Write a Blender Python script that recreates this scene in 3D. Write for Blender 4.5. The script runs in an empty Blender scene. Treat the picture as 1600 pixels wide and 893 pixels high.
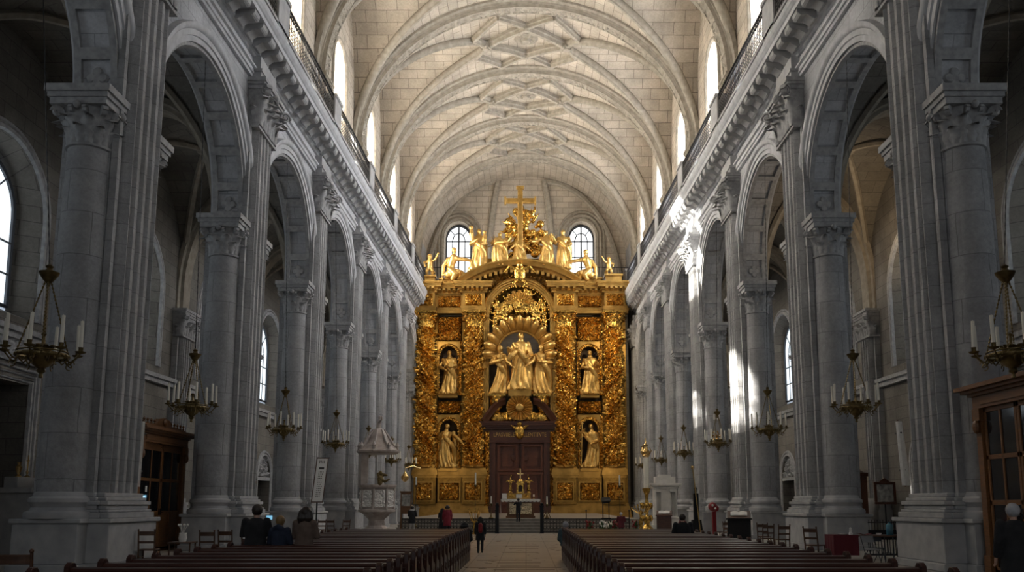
import bpy, bmesh, math, random
import numpy as np
from mathutils import Vector, Matrix
random.seed(7); rng = np.random.default_rng(7)
PI = math.pi
SC = bpy.context.scene
COL = SC.collection

# ------------------------------------------------------------------ camera numbers (1600x893 frame)
F = 1300.0; VX = 822.0; HY = 787.0; DV = 9150.0; EYE = 1.8
_a = DV/F; TT = (_a-math.sqrt(_a*_a-4))/2; TH = math.atan(TT); PY = HY-F*TT
def at(x, y, Y):
    """point of the place seen at pixel (x, y) on the plane at distance Y down the nave"""
    dx = (x-VX)/F; dz = -(y-PY)/F
    r = (dx, math.cos(TH)-dz*math.sin(TH), math.sin(TH)+dz*math.cos(TH))
    k = Y/r[1]
    return Vector((r[0]*k, Y, r[2]*k+EYE))

# ------------------------------------------------------------------ object helpers
def props(o, label=None, cat=None, group=None, kind=None):
    if label: o['label'] = label
    if cat: o['category'] = cat
    if group: o['group'] = group
    if kind: o['kind'] = kind
    return o
def empty(name, loc=(0,0,0), rz=0, label=None, cat=None, group=None, kind=None, scale=None):
    o = bpy.data.objects.new(name, None); COL.objects.link(o)
    o.location = loc; o.rotation_euler = (0,0,rz); o.empty_display_size = .1
    if scale: o.scale = scale
    return props(o, label, cat, group, kind)
def children_of(o): return [c for c in KIDS.get(o.name, [])]
KIDS = {}
def set_parent(c, p):
    c.parent = p; KIDS.setdefault(p.name, []).append(c)
def dup(o, loc=None, rz=None, parent=None, label=None, scale=None):
    c = o.copy(); COL.objects.link(c)
    if parent is not None: set_parent(c, parent)
    if loc is not None: c.location = loc
    if rz is not None: c.rotation_euler = (0,0,rz)
    if scale is not None: c.scale = scale
    if label: c['label'] = label
    for k in list(KIDS.get(o.name, [])): dup(k, parent=c)
    return c
ORD = ['first','second','third','fourth','fifth','sixth','seventh','eighth','ninth','tenth','eleventh','twelfth','thirteenth',
       'fourteenth','fifteenth','sixteenth','seventeenth','eighteenth','nineteenth','twentieth','twenty-first','twenty-second','twenty-third']

def rise(V):
    """the masonry climbs very slightly towards the altar, the upper storeys more than the arcade"""
    V = np.array(V, float)
    s = .0008+np.clip((V[:,2]-20.2)/1.8, 0, 1)*.0012
    V[:,2] = V[:,2]*(1+s*(V[:,1]-30))
    return V
def rz_(z, Y):
    return float(rise(np.array([[0,Y,z]]))[0,2])

class MB:
    def __init__(s): s.V = []; s.F = []; s.n = 0; s.U = None
    def add(s, V, Fc):
        V = np.asarray(V, float).reshape(-1,3)
        s.V.append(V); b = s.n
        s.F.extend([tuple(int(i)+b for i in f) for f in Fc]); s.n += len(V); return s
    def box(s, x0,x1,y0,y1,z0,z1):
        V = [(x0,y0,z0),(x1,y0,z0),(x1,y1,z0),(x0,y1,z0),(x0,y0,z1),(x1,y0,z1),(x1,y1,z1),(x0,y1,z1)]
        return s.add(V, [(0,3,2,1),(4,5,6,7),(0,1,5,4),(1,2,6,5),(2,3,7,6),(3,0,4,7)])
    def frustum(s, c, a, b, z0, z1):
        """box whose half sizes change from a (at z0) to b (at z1)"""
        x,y = c; V = []
        for (hx,hy),z in ((a,z0),(b,z1)): V += [(x-hx,y-hy,z),(x+hx,y-hy,z),(x+hx,y+hy,z),(x-hx,y+hy,z)]
        return s.add(V, [(0,3,2,1),(4,5,6,7),(0,1,5,4),(1,2,6,5),(2,3,7,6),(3,0,4,7)])
    def prism(s, poly, a0, a1, axis='y'):
        """extrude polygon [(p,q)] along axis; for y: (x,z), for x: (y,z), for z: (x,y)"""
        n = len(poly)
        def m(p,q,a): return (p,a,q) if axis=='y' else ((a,p,q) if axis=='x' else (p,q,a))
        V = [m(p,q,a0) for p,q in poly]+[m(p,q,a1) for p,q in poly]
        Fc = [(i,(i+1)%n,n+(i+1)%n,n+i) for i in range(n)]
        return s.add(V, Fc+[tuple(range(n-1,-1,-1)), tuple(range(n,2*n))])
    def grid(s, P):
        """P: (m,n,3) array of points"""
        P = np.asarray(P, float); m,n = P.shape[:2]
        Fc = [(i*n+j, i*n+j+1, (i+1)*n+j+1, (i+1)*n+j) for i in range(m-1) for j in range(n-1)]
        return s.add(P.reshape(-1,3), Fc)
    def loft(s, rings, caps=True, close=True):
        R = np.asarray(rings, float); m,n = R.shape[:2]; w = n if close else n-1
        Fc = [(i*n+j, i*n+(j+1)%n, (i+1)*n+(j+1)%n, (i+1)*n+j) for i in range(m-1) for j in range(w)]
        if caps: Fc += [tuple(range(n-1,-1,-1)), tuple((m-1)*n+j for j in range(n))]
        return s.add(R.reshape(-1,3), Fc)
    def lathe(s, prof, n=24, c=(0,0,0), a0=0, a1=2*PI, axis='z'):
        full = abs(a1-a0-2*PI) < 1e-6; k = n if full else n+1
        ang = np.array([a0+(a1-a0)*i/n for i in range(k)]); rings = []
        for r,z in prof:
            q = np.stack([np.cos(ang)*r, np.sin(ang)*r, np.full(k,z)],1)
            if axis=='y': q = np.stack([q[:,0], q[:,2], q[:,1]],1)
            if axis=='x': q = np.stack([q[:,2], q[:,0], q[:,1]],1)
            rings.append(q+np.array(c))
        return s.loft(rings, caps=full, close=full)
    def tube(s, path, rad, n=8, caps=True, flat=1.0):
        P = np.asarray(path, float); m = len(P)
        rad = np.full(m, rad) if np.isscalar(rad) else np.asarray(rad, float)
        T = np.zeros_like(P); T[1:-1] = P[2:]-P[:-2]; T[0] = P[1]-P[0]; T[-1] = P[-1]-P[-2]
        T /= np.linalg.norm(T,axis=1,keepdims=True)+1e-12
        up = np.array([0,0,1.]) if abs(T[0,2])<.9 else np.array([1.,0,0])
        nx = np.cross(up,T[0]); nx /= np.linalg.norm(nx); rings = []
        a = np.arange(n)*2*PI/n
        for i in range(m):
            nx = nx-T[i]*np.dot(nx,T[i]); nx /= np.linalg.norm(nx)+1e-12
            ny = np.cross(T[i],nx)
            rings.append(P[i]+rad[i]*(np.cos(a)[:,None]*nx+flat*np.sin(a)[:,None]*ny))
        return s.loft(rings, caps)
    def limb(s, pts, rad, n=10, flat=1.0, round_=True):
        """rounded, tapering limb through joints"""
        P = np.asarray(pts,float); R = list(rad); Q = []; RR = []
        if round_:
            d0 = P[0]-P[1]; d0 /= np.linalg.norm(d0); d1 = P[-1]-P[-2]; d1 /= np.linalg.norm(d1)
            for t in (.97,.75,.4): Q.append(P[0]+d0*R[0]*t); RR.append(R[0]*math.sqrt(1-t*t))
        for i in range(len(P)): Q.append(P[i]); RR.append(R[i])
        if round_:
            for t in (.4,.75,.97): Q.append(P[-1]+d1*R[-1]*t); RR.append(R[-1]*math.sqrt(1-t*t))
        return s.tube(Q, RR, n, True, flat)
    def ball(s, c, r, n=14, sc=(1,1,1)):
        prof = [(max(1e-4,math.sin(PI*i/(n//2+2)))*1.0, -math.cos(PI*i/(n//2+2))) for i in range(n//2+3)]
        b = MB(); b.lathe(prof, n); V = b.V[0]*np.array(sc)*r+np.array(c)
        return s.add(V, b.F)
    def ring(s, R, r, c=(0,0,0), n=32, k=8, axis='z', sq=1.0):
        V = []; 
        for i in range(n):
            a = 2*PI*i/n
            for j in range(k):
                b = 2*PI*j/k; q = (R+r*math.cos(b), r*sq*math.sin(b))
                p = (q[0]*math.cos(a), q[0]*math.sin(a), q[1])
                if axis=='y': p = (p[0],p[2],p[1])
                if axis=='x': p = (p[2],p[0],p[1])
                V.append((p[0]+c[0],p[1]+c[1],p[2]+c[2]))
        Fc = [(i*k+j, i*k+(j+1)%k, ((i+1)%n)*k+(j+1)%k, ((i+1)%n)*k+j) for i in range(n) for j in range(k)]
        return s.add(V, Fc)
    def sweep(s, path, N, B, sec, closed_sec=True, caps=True):
        """section points (a,b): path + a*N + b*B"""
        P = np.asarray(path,float); N = np.asarray(N,float); B = np.asarray(B,float)
        if N.ndim==1: N = np.tile(N,(len(P),1))
        if B.ndim==1: B = np.tile(B,(len(P),1))
        rings = [[P[i]+a*N[i]+b*B[i] for a,b in sec] for i in range(len(P))]
        return s.loft(rings, caps and closed_sec, closed_sec)
    def merge(s, o, M=None, f=None):
        for V in o.V: pass
        V = np.concatenate(o.V) if o.V else np.zeros((0,3))
        if M is not None:
            M = np.array(M); V = V@M[:3,:3].T+M[:3,3]
        if f is not None: V = f(V)
        return s.add(V, o.F)
    def verts(s): return np.concatenate(s.V)
    def build(s, name, mat, parent=None, smooth=None, world_rise=False, f=None, uv='box', voxel=None, sm=0, loc=None, rz=0,
              label=None, cat=None, group=None, kind=None, bevel=None):
        V = s.verts()
        if f is not None: V = f(V)
        if world_rise: V = rise(V)
        me = bpy.data.meshes.new(name)
        me.from_pydata(V.tolist(), [], s.F); me.update()
        if bevel:
            bm = bmesh.new(); bm.from_mesh(me)
            bmesh.ops.bevel(bm, geom=list(bm.edges), offset=bevel, segments=1, affect='EDGES', clamp_overlap=True)
            bm.to_mesh(me); bm.free()
        me.materials.append(mat)
        o = bpy.data.objects.new(name, me); COL.objects.link(o)
        if voxel:
            m = o.modifiers.new('r','REMESH'); m.mode = 'VOXEL'; m.voxel_size = voxel
            if sm:
                q = o.modifiers.new('s','SMOOTH'); q.iterations = sm; q.factor = .5
            dg = bpy.context.evaluated_depsgraph_get()
            m2 = bpy.data.meshes.new_from_object(o.evaluated_get(dg)); o.modifiers.clear(); o.data = m2; me = m2
            me.name = name
            if len(me.materials)==0: me.materials.append(mat)
            smooth = 180
        if isinstance(uv,str): box_uv(me)
        elif uv is not None:
            L = me.uv_layers.new(name='UVMap'); vi = np.empty(len(me.loops), np.int32); me.loops.foreach_get('vertex_index', vi)
            L.data.foreach_set('uv', np.asarray(uv,float)[vi].ravel())
        if smooth is not None:
            me.shade_smooth()
            if smooth < 180: me.set_sharp_from_angle(angle=math.radians(smooth))
        if parent is not None: set_parent(o, parent)
        if loc is not None: o.location = loc
        if rz: o.rotation_euler = (0,0,rz)
        return props(o, label, cat, group, kind)

def box_uv(me):
    if len(me.polygons)==0: return
    L = me.uv_layers.new(name='UVMap')
    nl = len(me.loops); npol = len(me.polygons)
    co = np.empty(len(me.vertices)*3); me.vertices.foreach_get('co', co); co = co.reshape(-1,3)
    vi = np.empty(nl, np.int32); me.loops.foreach_get('vertex_index', vi)
    nr = np.empty(npol*3); me.polygons.foreach_get('normal', nr); nr = np.abs(nr.reshape(-1,3))
    lt = np.empty(npol, np.int32); me.polygons.foreach_get('loop_total', lt)
    pi_ = np.repeat(np.arange(npol), lt)
    ax = np.argmax(nr*np.array([1,1,1.2]),1)[pi_]; P = co[vi]
    u = np.where(ax==0, P[:,1], P[:,0]); v = np.where(ax==2, P[:,1], P[:,2])
    L.data.foreach_set('uv', np.stack([u,v],1).ravel())

# carved relief: clumps of curled foliage as a height field
def worley(U, V, cell, seed):
    r = np.random.default_rng(seed); T = 64
    jx = r.random((T,T)); jy = r.random((T,T)); hh = r.random((T,T))
    x = U/cell; y = V/cell; ix = np.floor(x).astype(int); iy = np.floor(y).astype(int)
    f1 = np.full(U.shape, 9.); f2 = np.full(U.shape, 9.); h = np.zeros(U.shape); gx = np.zeros(U.shape); gy = np.zeros(U.shape)
    for dx in (-1,0,1):
        for dy in (-1,0,1):
            a = (ix+dx)%T; b = (iy+dy)%T
            px = ix+dx+jx[a,b]-x; py = iy+dy+jy[a,b]-y
            d = np.sqrt(px**2+py**2); near = d<f1
            f2 = np.where(near, f1, np.minimum(f2,d)); h = np.where(near, hh[a,b], h)
            gx = np.where(near,px,gx); gy = np.where(near,py,gy); f1 = np.where(near,d,f1)
    return f1, f2, h, np.arctan2(gy,gx)
def relief(U, V, cell=.8, seed=1):
    f1,f2,h,an = worley(U,V,cell,seed)
    body = np.clip((f2-f1)*2.2,0,1)**.6*(.55+.45*h)
    curl = .5+.5*np.sin(an*2+f1*11+h*20)
    g1,g2,k,_ = worley(U+3.1,V+1.7,cell*.42,seed+9)
    fine = np.clip((g2-g1)*2.5,0,1)**.7*(.5+.5*k)
    return 1.25*body*(.45+.55*curl)+.4*fine
def frame_line(mb, rect, w, d0, d1, Yf):
    """picture frame in the xz plane at depth Yf: rect=(x0,x1,z0,z1)"""
    x0,x1,z0,z1 = rect
    mb.box(x0-w,x1+w,Yf-d1,Yf-d0,z1,z1+w); mb.box(x0-w,x1+w,Yf-d1,Yf-d0,z0-w,z0)
    mb.box(x0-w,x0,Yf-d1,Yf-d0,z0,z1); mb.box(x1,x1+w,Yf-d1,Yf-d0,z0,z1)

# ------------------------------------------------------------------ materials
def mat(name, base=(.5,.5,.5), rough=.6, metal=0.0, emis=None, estr=0.0, spec=None):
    m = bpy.data.materials.new(name); m.use_nodes = True
    b = m.node_tree.nodes['Principled BSDF']
    b.inputs['Base Color'].default_value = (*base,1); b.inputs['Roughness'].default_value = rough; b.inputs['Metallic'].default_value = metal
    if spec is not None: b.inputs['Specular IOR Level'].default_value = spec
    if emis: b.inputs['Emission Color'].default_value = (*emis,1); b.inputs['Emission Strength'].default_value = estr
    return m
def nd(t, kind, **k):
    n = t.nodes.new(kind)
    for a,v in k.items(): setattr(n,a,v)
    return n
def noisy(name, c1, c2, scale=6, rough=.6, metal=0.0, bump=.0, coord='Object', detail=5, rr=None, stretch=None, spec=None):
    m = mat(name, c1, rough, metal, spec=spec); t = m.node_tree; b = t.nodes['Principled BSDF']
    tc = nd(t,'ShaderNodeTexCoord'); no = nd(t,'ShaderNodeTexNoise'); no.inputs['Scale'].default_value = scale; no.inputs['Detail'].default_value = detail
    src = tc.outputs[coord]
    if stretch:
        mp = nd(t,'ShaderNodeMapping'); mp.inputs['Scale'].default_value = stretch; t.links.new(src, mp.inputs['Vector']); src = mp.outputs['Vector']
    t.links.new(src, no.inputs['Vector'])
    cr = nd(t,'ShaderNodeValToRGB'); cr.color_ramp.elements[0].color = (*c1,1); cr.color_ramp.elements[1].color = (*c2,1)
    cr.color_ramp.elements[0].position = .32; cr.color_ramp.elements[1].position = .68
    t.links.new(no.outputs['Fac'], cr.inputs['Fac']); t.links.new(cr.outputs['Color'], b.inputs['Base Color'])
    if rr:
        mr = nd(t,'ShaderNodeMapRange'); mr.inputs['To Min'].default_value = rr[0]; mr.inputs['To Max'].default_value = rr[1]
        t.links.new(no.outputs['Fac'], mr.inputs['Value']); t.links.new(mr.outputs['Result'], b.inputs['Roughness'])
    if bump:
        bp = nd(t,'ShaderNodeBump'); bp.inputs['Strength'].default_value = bump; bp.inputs['Distance'].default_value = .05
        t.links.new(no.outputs['Fac'], bp.inputs['Height']); t.links.new(bp.outputs['Normal'], b.inputs['Normal'])
    return m
def stone(name, c1, c2, mortar, bw=1.3, bh=.62, ms=.018, rough=.85, stain=.35, bump=.25):
    m = mat(name, c1, rough, spec=.25); t = m.node_tree; b = t.nodes['Principled BSDF']
    uv = nd(t,'ShaderNodeUVMap'); tc = nd(t,'ShaderNodeTexCoord')
    br = nd(t,'ShaderNodeTexBrick'); br.offset = .5; br.inputs['Scale'].default_value = 1
    br.inputs['Color1'].default_value = (*c1,1); br.inputs['Color2'].default_value = (*c2,1); br.inputs['Mortar'].default_value = (*mortar,1)
    br.inputs['Brick Width'].default_value = bw; br.inputs['Row Height'].default_value = bh
    br.inputs['Mortar Size'].default_value = ms; br.inputs['Mortar Smooth'].default_value = .3; br.inputs['Bias'].default_value = -.1
    # a slight waver keeps the joints from looking ruled
    wn = nd(t,'ShaderNodeTexNoise'); wn.inputs['Scale'].default_value = .9; wn.inputs['Detail'].default_value = 3
    wv = nd(t,'ShaderNodeVectorMath', operation='MULTIPLY_ADD'); wv.inputs[1].default_value = (.09,.05,0)
    t.links.new(uv.outputs['UV'], wn.inputs['Vector']); t.links.new(wn.outputs['Color'], wv.inputs[0]); t.links.new(uv.outputs['UV'], wv.inputs[2])
    t.links.new(wv.outputs['Vector'], br.inputs['Vector'])
    n1 = nd(t,'ShaderNodeTexNoise'); n1.inputs['Scale'].default_value = .55; n1.inputs['Detail'].default_value = 6; n1.inputs['Roughness'].default_value = .65
    n2 = nd(t,'ShaderNodeTexNoise'); n2.inputs['Scale'].default_value = 9; n2.inputs['Detail'].default_value = 6; n2.inputs['Roughness'].default_value = .7
    t.links.new(tc.outputs['Object'], n1.inputs['Vector']); t.links.new(tc.outputs['Object'], n2.inputs['Vector'])
    r1 = nd(t,'ShaderNodeMapRange'); r1.inputs['From Min'].default_value = .3; r1.inputs['From Max'].default_value = .7
    r1.inputs['To Min'].default_value = 1-stain; r1.inputs['To Max'].default_value = 1+stain*.35
    r2 = nd(t,'ShaderNodeMapRange'); r2.inputs['From Min'].default_value = .25; r2.inputs['From Max'].default_value = .75
    r2.inputs['To Min'].default_value = .78; r2.inputs['To Max'].default_value = 1.15
    t.links.new(n1.outputs['Fac'], r1.inputs['Value']); t.links.new(n2.outputs['Fac'], r2.inputs['Value'])
    mu = nd(t,'ShaderNodeMath', operation='MULTIPLY'); t.links.new(r1.outputs['Result'], mu.inputs[0]); t.links.new(r2.outputs['Result'], mu.inputs[1])
    vm = nd(t,'ShaderNodeVectorMath', operation='SCALE'); t.links.new(br.outputs['Color'], vm.inputs[0]); t.links.new(mu.outputs['Value'], vm.inputs['Scale'])
    t.links.new(vm.outputs['Vector'], b.inputs['Base Color'])
    ad = nd(t,'ShaderNodeMath', operation='MULTIPLY_ADD'); ad.inputs[1].default_value = -1.0
    t.links.new(br.outputs['Fac'], ad.inputs[0]); t.links.new(n2.outputs['Fac'], ad.inputs[2])
    bp = nd(t,'ShaderNodeBump'); bp.inputs['Strength'].default_value = bump; bp.inputs['Distance'].default_value = .06
    t.links.new(ad.outputs['Value'], bp.inputs['Height']); t.links.new(bp.outputs['Normal'], b.inputs['Normal'])
    return m
def floor_mat():
    m = mat('floor_stone', (.4,.37,.33), .3, spec=.4); t = m.node_tree; b = t.nodes['Principled BSDF']
    uv = nd(t,'ShaderNodeUVMap'); br = nd(t,'ShaderNodeTexBrick'); br.offset = 0
    br.inputs['Color1'].default_value = (.43,.40,.36,1); br.inputs['Color2'].default_value = (.35,.325,.29,1); br.inputs['Mortar'].default_value = (.13,.12,.11,1)
    br.inputs['Scale'].default_value = 1; br.inputs['Brick Width'].default_value = .85; br.inputs['Row Height'].default_value = .85; br.inputs['Mortar Size'].default_value = .015
    t.links.new(uv.outputs['UV'], br.inputs['Vector'])
    n1 = nd(t,'ShaderNodeTexNoise'); n1.inputs['Scale'].default_value = 1.3; n1.inputs['Detail'].default_value = 6; t.links.new(uv.outputs['UV'], n1.inputs['Vector'])
    r1 = nd(t,'ShaderNodeMapRange'); r1.inputs['To Min'].default_value = .7; r1.inputs['To Max'].default_value = 1.25; t.links.new(n1.outputs['Fac'], r1.inputs['Value'])
    vm = nd(t,'ShaderNodeVectorMath', operation='SCALE'); t.links.new(br.outputs['Color'], vm.inputs[0]); t.links.new(r1.outputs['Result'], vm.inputs['Scale'])
    t.links.new(vm.outputs['Vector'], b.inputs['Base Color'])
    r2 = nd(t,'ShaderNodeMapRange'); r2.inputs['To Min'].default_value = .18; r2.inputs['To Max'].default_value = .45; t.links.new(n1.outputs['Fac'], r2.inputs['Value']); t.links.new(r2.outputs['Result'], b.inputs['Roughness'])
    return m
def wood(name, c1, c2, rough=.4, scale=3, stretch=(1,8,8)):
    return noisy(name, c1, c2, scale, rough, 0, .06, 'Object', 6, (rough-.08, rough+.12), stretch)

M = {}
M['stone']   = stone('grey_stone', (.40,.40,.402), (.355,.355,.36), (.29,.29,.293))
M['lit_wallstone'] = stone('lit_arcade_stone', (.53,.54,.565), (.46,.47,.49), (.33,.335,.35))  # paler, bluish stone: light from the opposite windows put into the colour
M['lit_trimstone'] = noisy('lit_trim_stone', (.43,.44,.46), (.56,.57,.59), 2.5, .85, 0, .2, spec=.25)  # mouldings lightened too, with the window light put into their colour
M['drum']    = stone('column_stone', (.40,.40,.405), (.345,.345,.355), (.24,.24,.245), bw=1.6, bh=1.25, ms=.014)
M['carved']  = noisy('carved_stone', (.28,.28,.285), (.42,.42,.42), 5, .85, 0, .3, spec=.25)
M['plain']   = noisy('plain_stone', (.33,.333,.34), (.43,.43,.43), 2.5, .85, 0, .2, spec=.25)
M['vault']   = stone('vault_stone', (.56,.49,.40), (.455,.395,.32), (.21,.18,.145), bw=1.5, bh=.72, ms=.022, stain=.28)
M['rib']     = noisy('rib_stone', (.26,.232,.19), (.38,.34,.28), 3, .85, 0, .3, spec=.25)
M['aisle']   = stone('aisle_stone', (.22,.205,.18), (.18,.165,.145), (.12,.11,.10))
M['floor']   = floor_mat()
M['step']    = noisy('step_stone', (.22,.2,.17), (.34,.31,.27), 3, .45)
M['gold']    = noisy('gilding', (.37,.20,.035), (.78,.49,.125), 4.5, .27, .96, .42, rr=(.15,.38), detail=8)
M['gold_fig']= noisy('figure_gilding', (.46,.28,.075), (.74,.49,.17), 2.2, .4, .8, .06, rr=(.3,.5))
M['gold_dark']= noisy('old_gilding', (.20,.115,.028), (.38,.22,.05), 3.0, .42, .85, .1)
M['gilt_wood']= noisy('gilded_mouldings', (.34,.20,.05), (.56,.34,.095), 1.4, .42, .8, .06)
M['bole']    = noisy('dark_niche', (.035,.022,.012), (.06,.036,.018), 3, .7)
M['redwood'] = wood('dark_red_wood', (.045,.014,.006), (.09,.028,.012), .33)
M['doorwood']= wood('door_wood', (.075,.021,.008), (.135,.042,.016), .34)
M['pew']     = wood('pew_mahogany', (.030,.008,.005), (.062,.018,.011), .3)
M['oak']     = wood('oak_joinery', (.12,.05,.014), (.20,.085,.027), .42)
M['chairw']  = wood('chair_wood', (.05,.022,.012), (.10,.045,.022), .42)
M['iron']    = mat('black_iron', (.012,.012,.014), .45, .6)
M['bronze']  = noisy('aged_brass', (.10,.072,.03), (.2,.145,.06), 8, .38, .85)
M['brass']   = mat('polished_brass', (.72,.49,.2), .25, .95)
M['wax']     = mat('wax', (.78,.74,.64), .5)
M['glass']   = mat('dark_glass', (.01,.01,.011), .08)
M['cloth_w'] = noisy('white_cloth', (.70,.68,.64), (.82,.8,.76), 9, .85)
M['marble']  = noisy('white_marble', (.60,.58,.55), (.74,.72,.68), 2, .45)
M['marble_p']= noisy('veined_marble', (.30,.25,.22), (.47,.41,.37), 2.4, .5, 0, .08)
M['lead']    = mat('window_iron', (.05,.055,.065), .6, .3)
M['inlay']   = noisy('dark_inlay_stone', (.10,.075,.055), (.15,.115,.09), 3, .4)
M['red']     = mat('red_cloth', (.10,.006,.014), .8)
M['redpaint']= mat('red_paint', (.24,.010,.014), .35)
M['paper']   = mat('paper', (.78,.77,.74), .8)
M['ink']     = mat('ink', (.06,.055,.05), .8)
M['black']   = mat('black_cloth', (.008,.008,.009), .85)
M['silver']  = noisy('silvered_relief', (.6,.5,.34), (.85,.75,.55), 6, .4, .5)
def window_glass(name, col, s, clear=False):
    m = mat(name, (.1,.1,.1), .3); b = m.node_tree.nodes['Principled BSDF']; t = m.node_tree
    tc = nd(t,'ShaderNodeTexCoord'); no = nd(t,'ShaderNodeTexNoise'); no.inputs['Scale'].default_value = .8; t.links.new(tc.outputs['Object'], no.inputs['Vector'])
    mr = nd(t,'ShaderNodeMapRange'); mr.inputs['To Min'].default_value = s*.75; mr.inputs['To Max'].default_value = s*1.25
    t.links.new(no.outputs['Fac'], mr.inputs['Value']); t.links.new(mr.outputs['Result'], b.inputs['Emission Strength'])
    b.inputs['Emission Color'].default_value = (*col,1)
    if clear:   # thin pale glass: it shines with the sky behind it and lets the sun through
        tr = nd(t,'ShaderNodeBsdfTransparent'); tr.inputs['Color'].default_value = (.9,.9,.9,1); ad = nd(t,'ShaderNodeAddShader'); out = t.nodes['Material Output']
        t.links.new(b.outputs['BSDF'], ad.inputs[0]); t.links.new(tr.outputs['BSDF'], ad.inputs[1]); t.links.new(ad.outputs['Shader'], out.inputs['Surface']); b.inputs['Base Color'].default_value = (0,0,0,1); b.inputs['Specular IOR Level'].default_value = 0
    return m
# ================================================================== THE BUILDING
PITCH = 10.87; P0 = 24.15
PK = {k: P0+PITCH*k for k in range(-1,7)}          # pier centres
BAYS = list(range(0,7))                             # bay j lies between pier j-1 and pier j
BC = {j: P0-PITCH/2+PITCH*j for j in BAYS}
HB = PITCH/2; RA = 4.35; TW = 1.3; ZS = 13.6        # half bay, arch radius, wall thickness, top of the column capitals
SIDE = {-1:'left', 1:'right'}
def zc_(j): return min(14.3+.036*(BC[j]-30), 15.1)
def to_side(s, Y=0.0): return lambda V: np.stack([s*(12-V[:,0]), V[:,1]+Y, V[:,2]], 1)

# ---- floor
fl = MB(); fl.grid([[(x,y,0) for x in np.linspace(-23,23,24)] for y in np.linspace(-15,99,58)])
floor_ob = fl.build('floor', M['floor'], kind='structure')
ink = MB()
for y,x0,x1 in ((41.6,-3.4,2.0),(36.8,-.9,.55),(34.6,-.7,.5),(32.0,-.9,.45),(27.6,-1.6,.2),(26.3,-.9,.45),(24.9,-.75,.4),(24.3,-1.6,1.0),(23.6,-.9,.8),(22.4,-1.6,1.0)): ink.box(x0,x1,y-.12,y+.12,.0,.004)
ink.build('dark_inlay', M['inlay'], floor_ob)

# ---- piers -------------------------------------------------------------
def leaf_mb(w, h, curl, lobes=3):
    m,n = 12,7; P = np.zeros((m,n,3))
    for i in range(m):
        t = i/(m-1); z = h*(t if t<.82 else .82-(t-.82)*.55); x = curl*(.25*t+ (max(0,t-.45)/.55)**2*.9)
        wd = w*(.62+.5*math.sin(PI*min(1,t*1.05)))*(1-.45*t**3)*(1+.16*math.cos(t*lobes*2*PI))
        for j in range(n):
            s_ = (j/(n-1)-.5)*2; P[i,j] = (x+.10*w*(1-abs(s_))-.22*w*s_*s_, s_*wd*.5, z)
    b = MB(); b.grid(P); return b
def scroll_mb(r, wd):
    b = MB(); pts = [(r*(1-t*.85)*math.cos(t*3.6*PI), r*(1-t*.85)*math.sin(t*3.6*PI)) for t in np.linspace(0,1,26)]
    b.sweep([(p,0,q) for p,q in pts], [(p/math.hypot(p,q+1e-9),0,q/math.hypot(p,q+1e-9)) for p,q in pts], (0,1,0), [(-.035,-wd),(.035,-wd),(.035,wd),(-.035,wd)])
    b.lathe([(.001,-wd*1.1),(r*.22,-wd*1.1),(r*.22,wd*1.1),(.001,wd*1.1)], 10, axis='y'); return b
def RZ(a, t=(0,0,0), sc=1):
    m = Matrix.Translation(t) @ Matrix.Rotation(a,4,'Z') @ Matrix.Scale(sc,4); return np.array(m)
def corinth(rad, z0, h, nleaf=8, ab=.95):
    """round corinthian capital centred on the origin"""
    b = MB()
    b.lathe([(rad*1.0,z0-.12),(rad*1.12,z0-.09),(rad*1.12,z0-.02),(rad*1.0,z0),(rad*1.0,z0+.1),(rad*1.05,z0+h*.5),(rad*1.25,z0+h*.85),(rad*1.36,z0+h)], 32)
    L1 = leaf_mb(rad*.92, h*.56, rad*.52); L2 = leaf_mb(rad*.92, h*.88, rad*.66); sc_ = scroll_mb(rad*.26, rad*.12)
    for i in range(nleaf):
        a = 2*PI*i/nleaf
        b.merge(L1, RZ(a,(math.cos(a)*rad*1.0, math.sin(a)*rad*1.0, z0)))
        a += PI/nleaf
        b.merge(L2, RZ(a,(math.cos(a)*rad*1.0, math.sin(a)*rad*1.0, z0)))
    for i in range(4):
        a = PI/4+i*PI/2
        b.merge(sc_, RZ(a,(math.cos(a)*rad*1.62, math.sin(a)*rad*1.62, z0+h*.83)))
        for d in (-.34,.34):
            b.merge(scroll_mb(rad*.17, rad*.09), RZ(i*PI/2,(math.cos(i*PI/2)*rad*1.34-math.sin(i*PI/2)*d*rad, math.sin(i*PI/2)*rad*1.34+math.cos(i*PI/2)*d*rad, z0+h*.86)))
        b.ball((math.cos(i*PI/2)*rad*1.5, math.sin(i*PI/2)*rad*1.5, z0+h*.95), rad*.2, 8)
    return b
def abacus(b, hx0,hx1,hy0,hy1, z0, z1, g=.12):
    dz = z1-z0
    for k,(e,a,c) in enumerate(((0,0,.35),(.45*g,.35,.62),(g,.62,1))): b.box(hx0-e,hx1+e,hy0-e,hy1+e,z0+dz*a,z0+dz*c)

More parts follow.
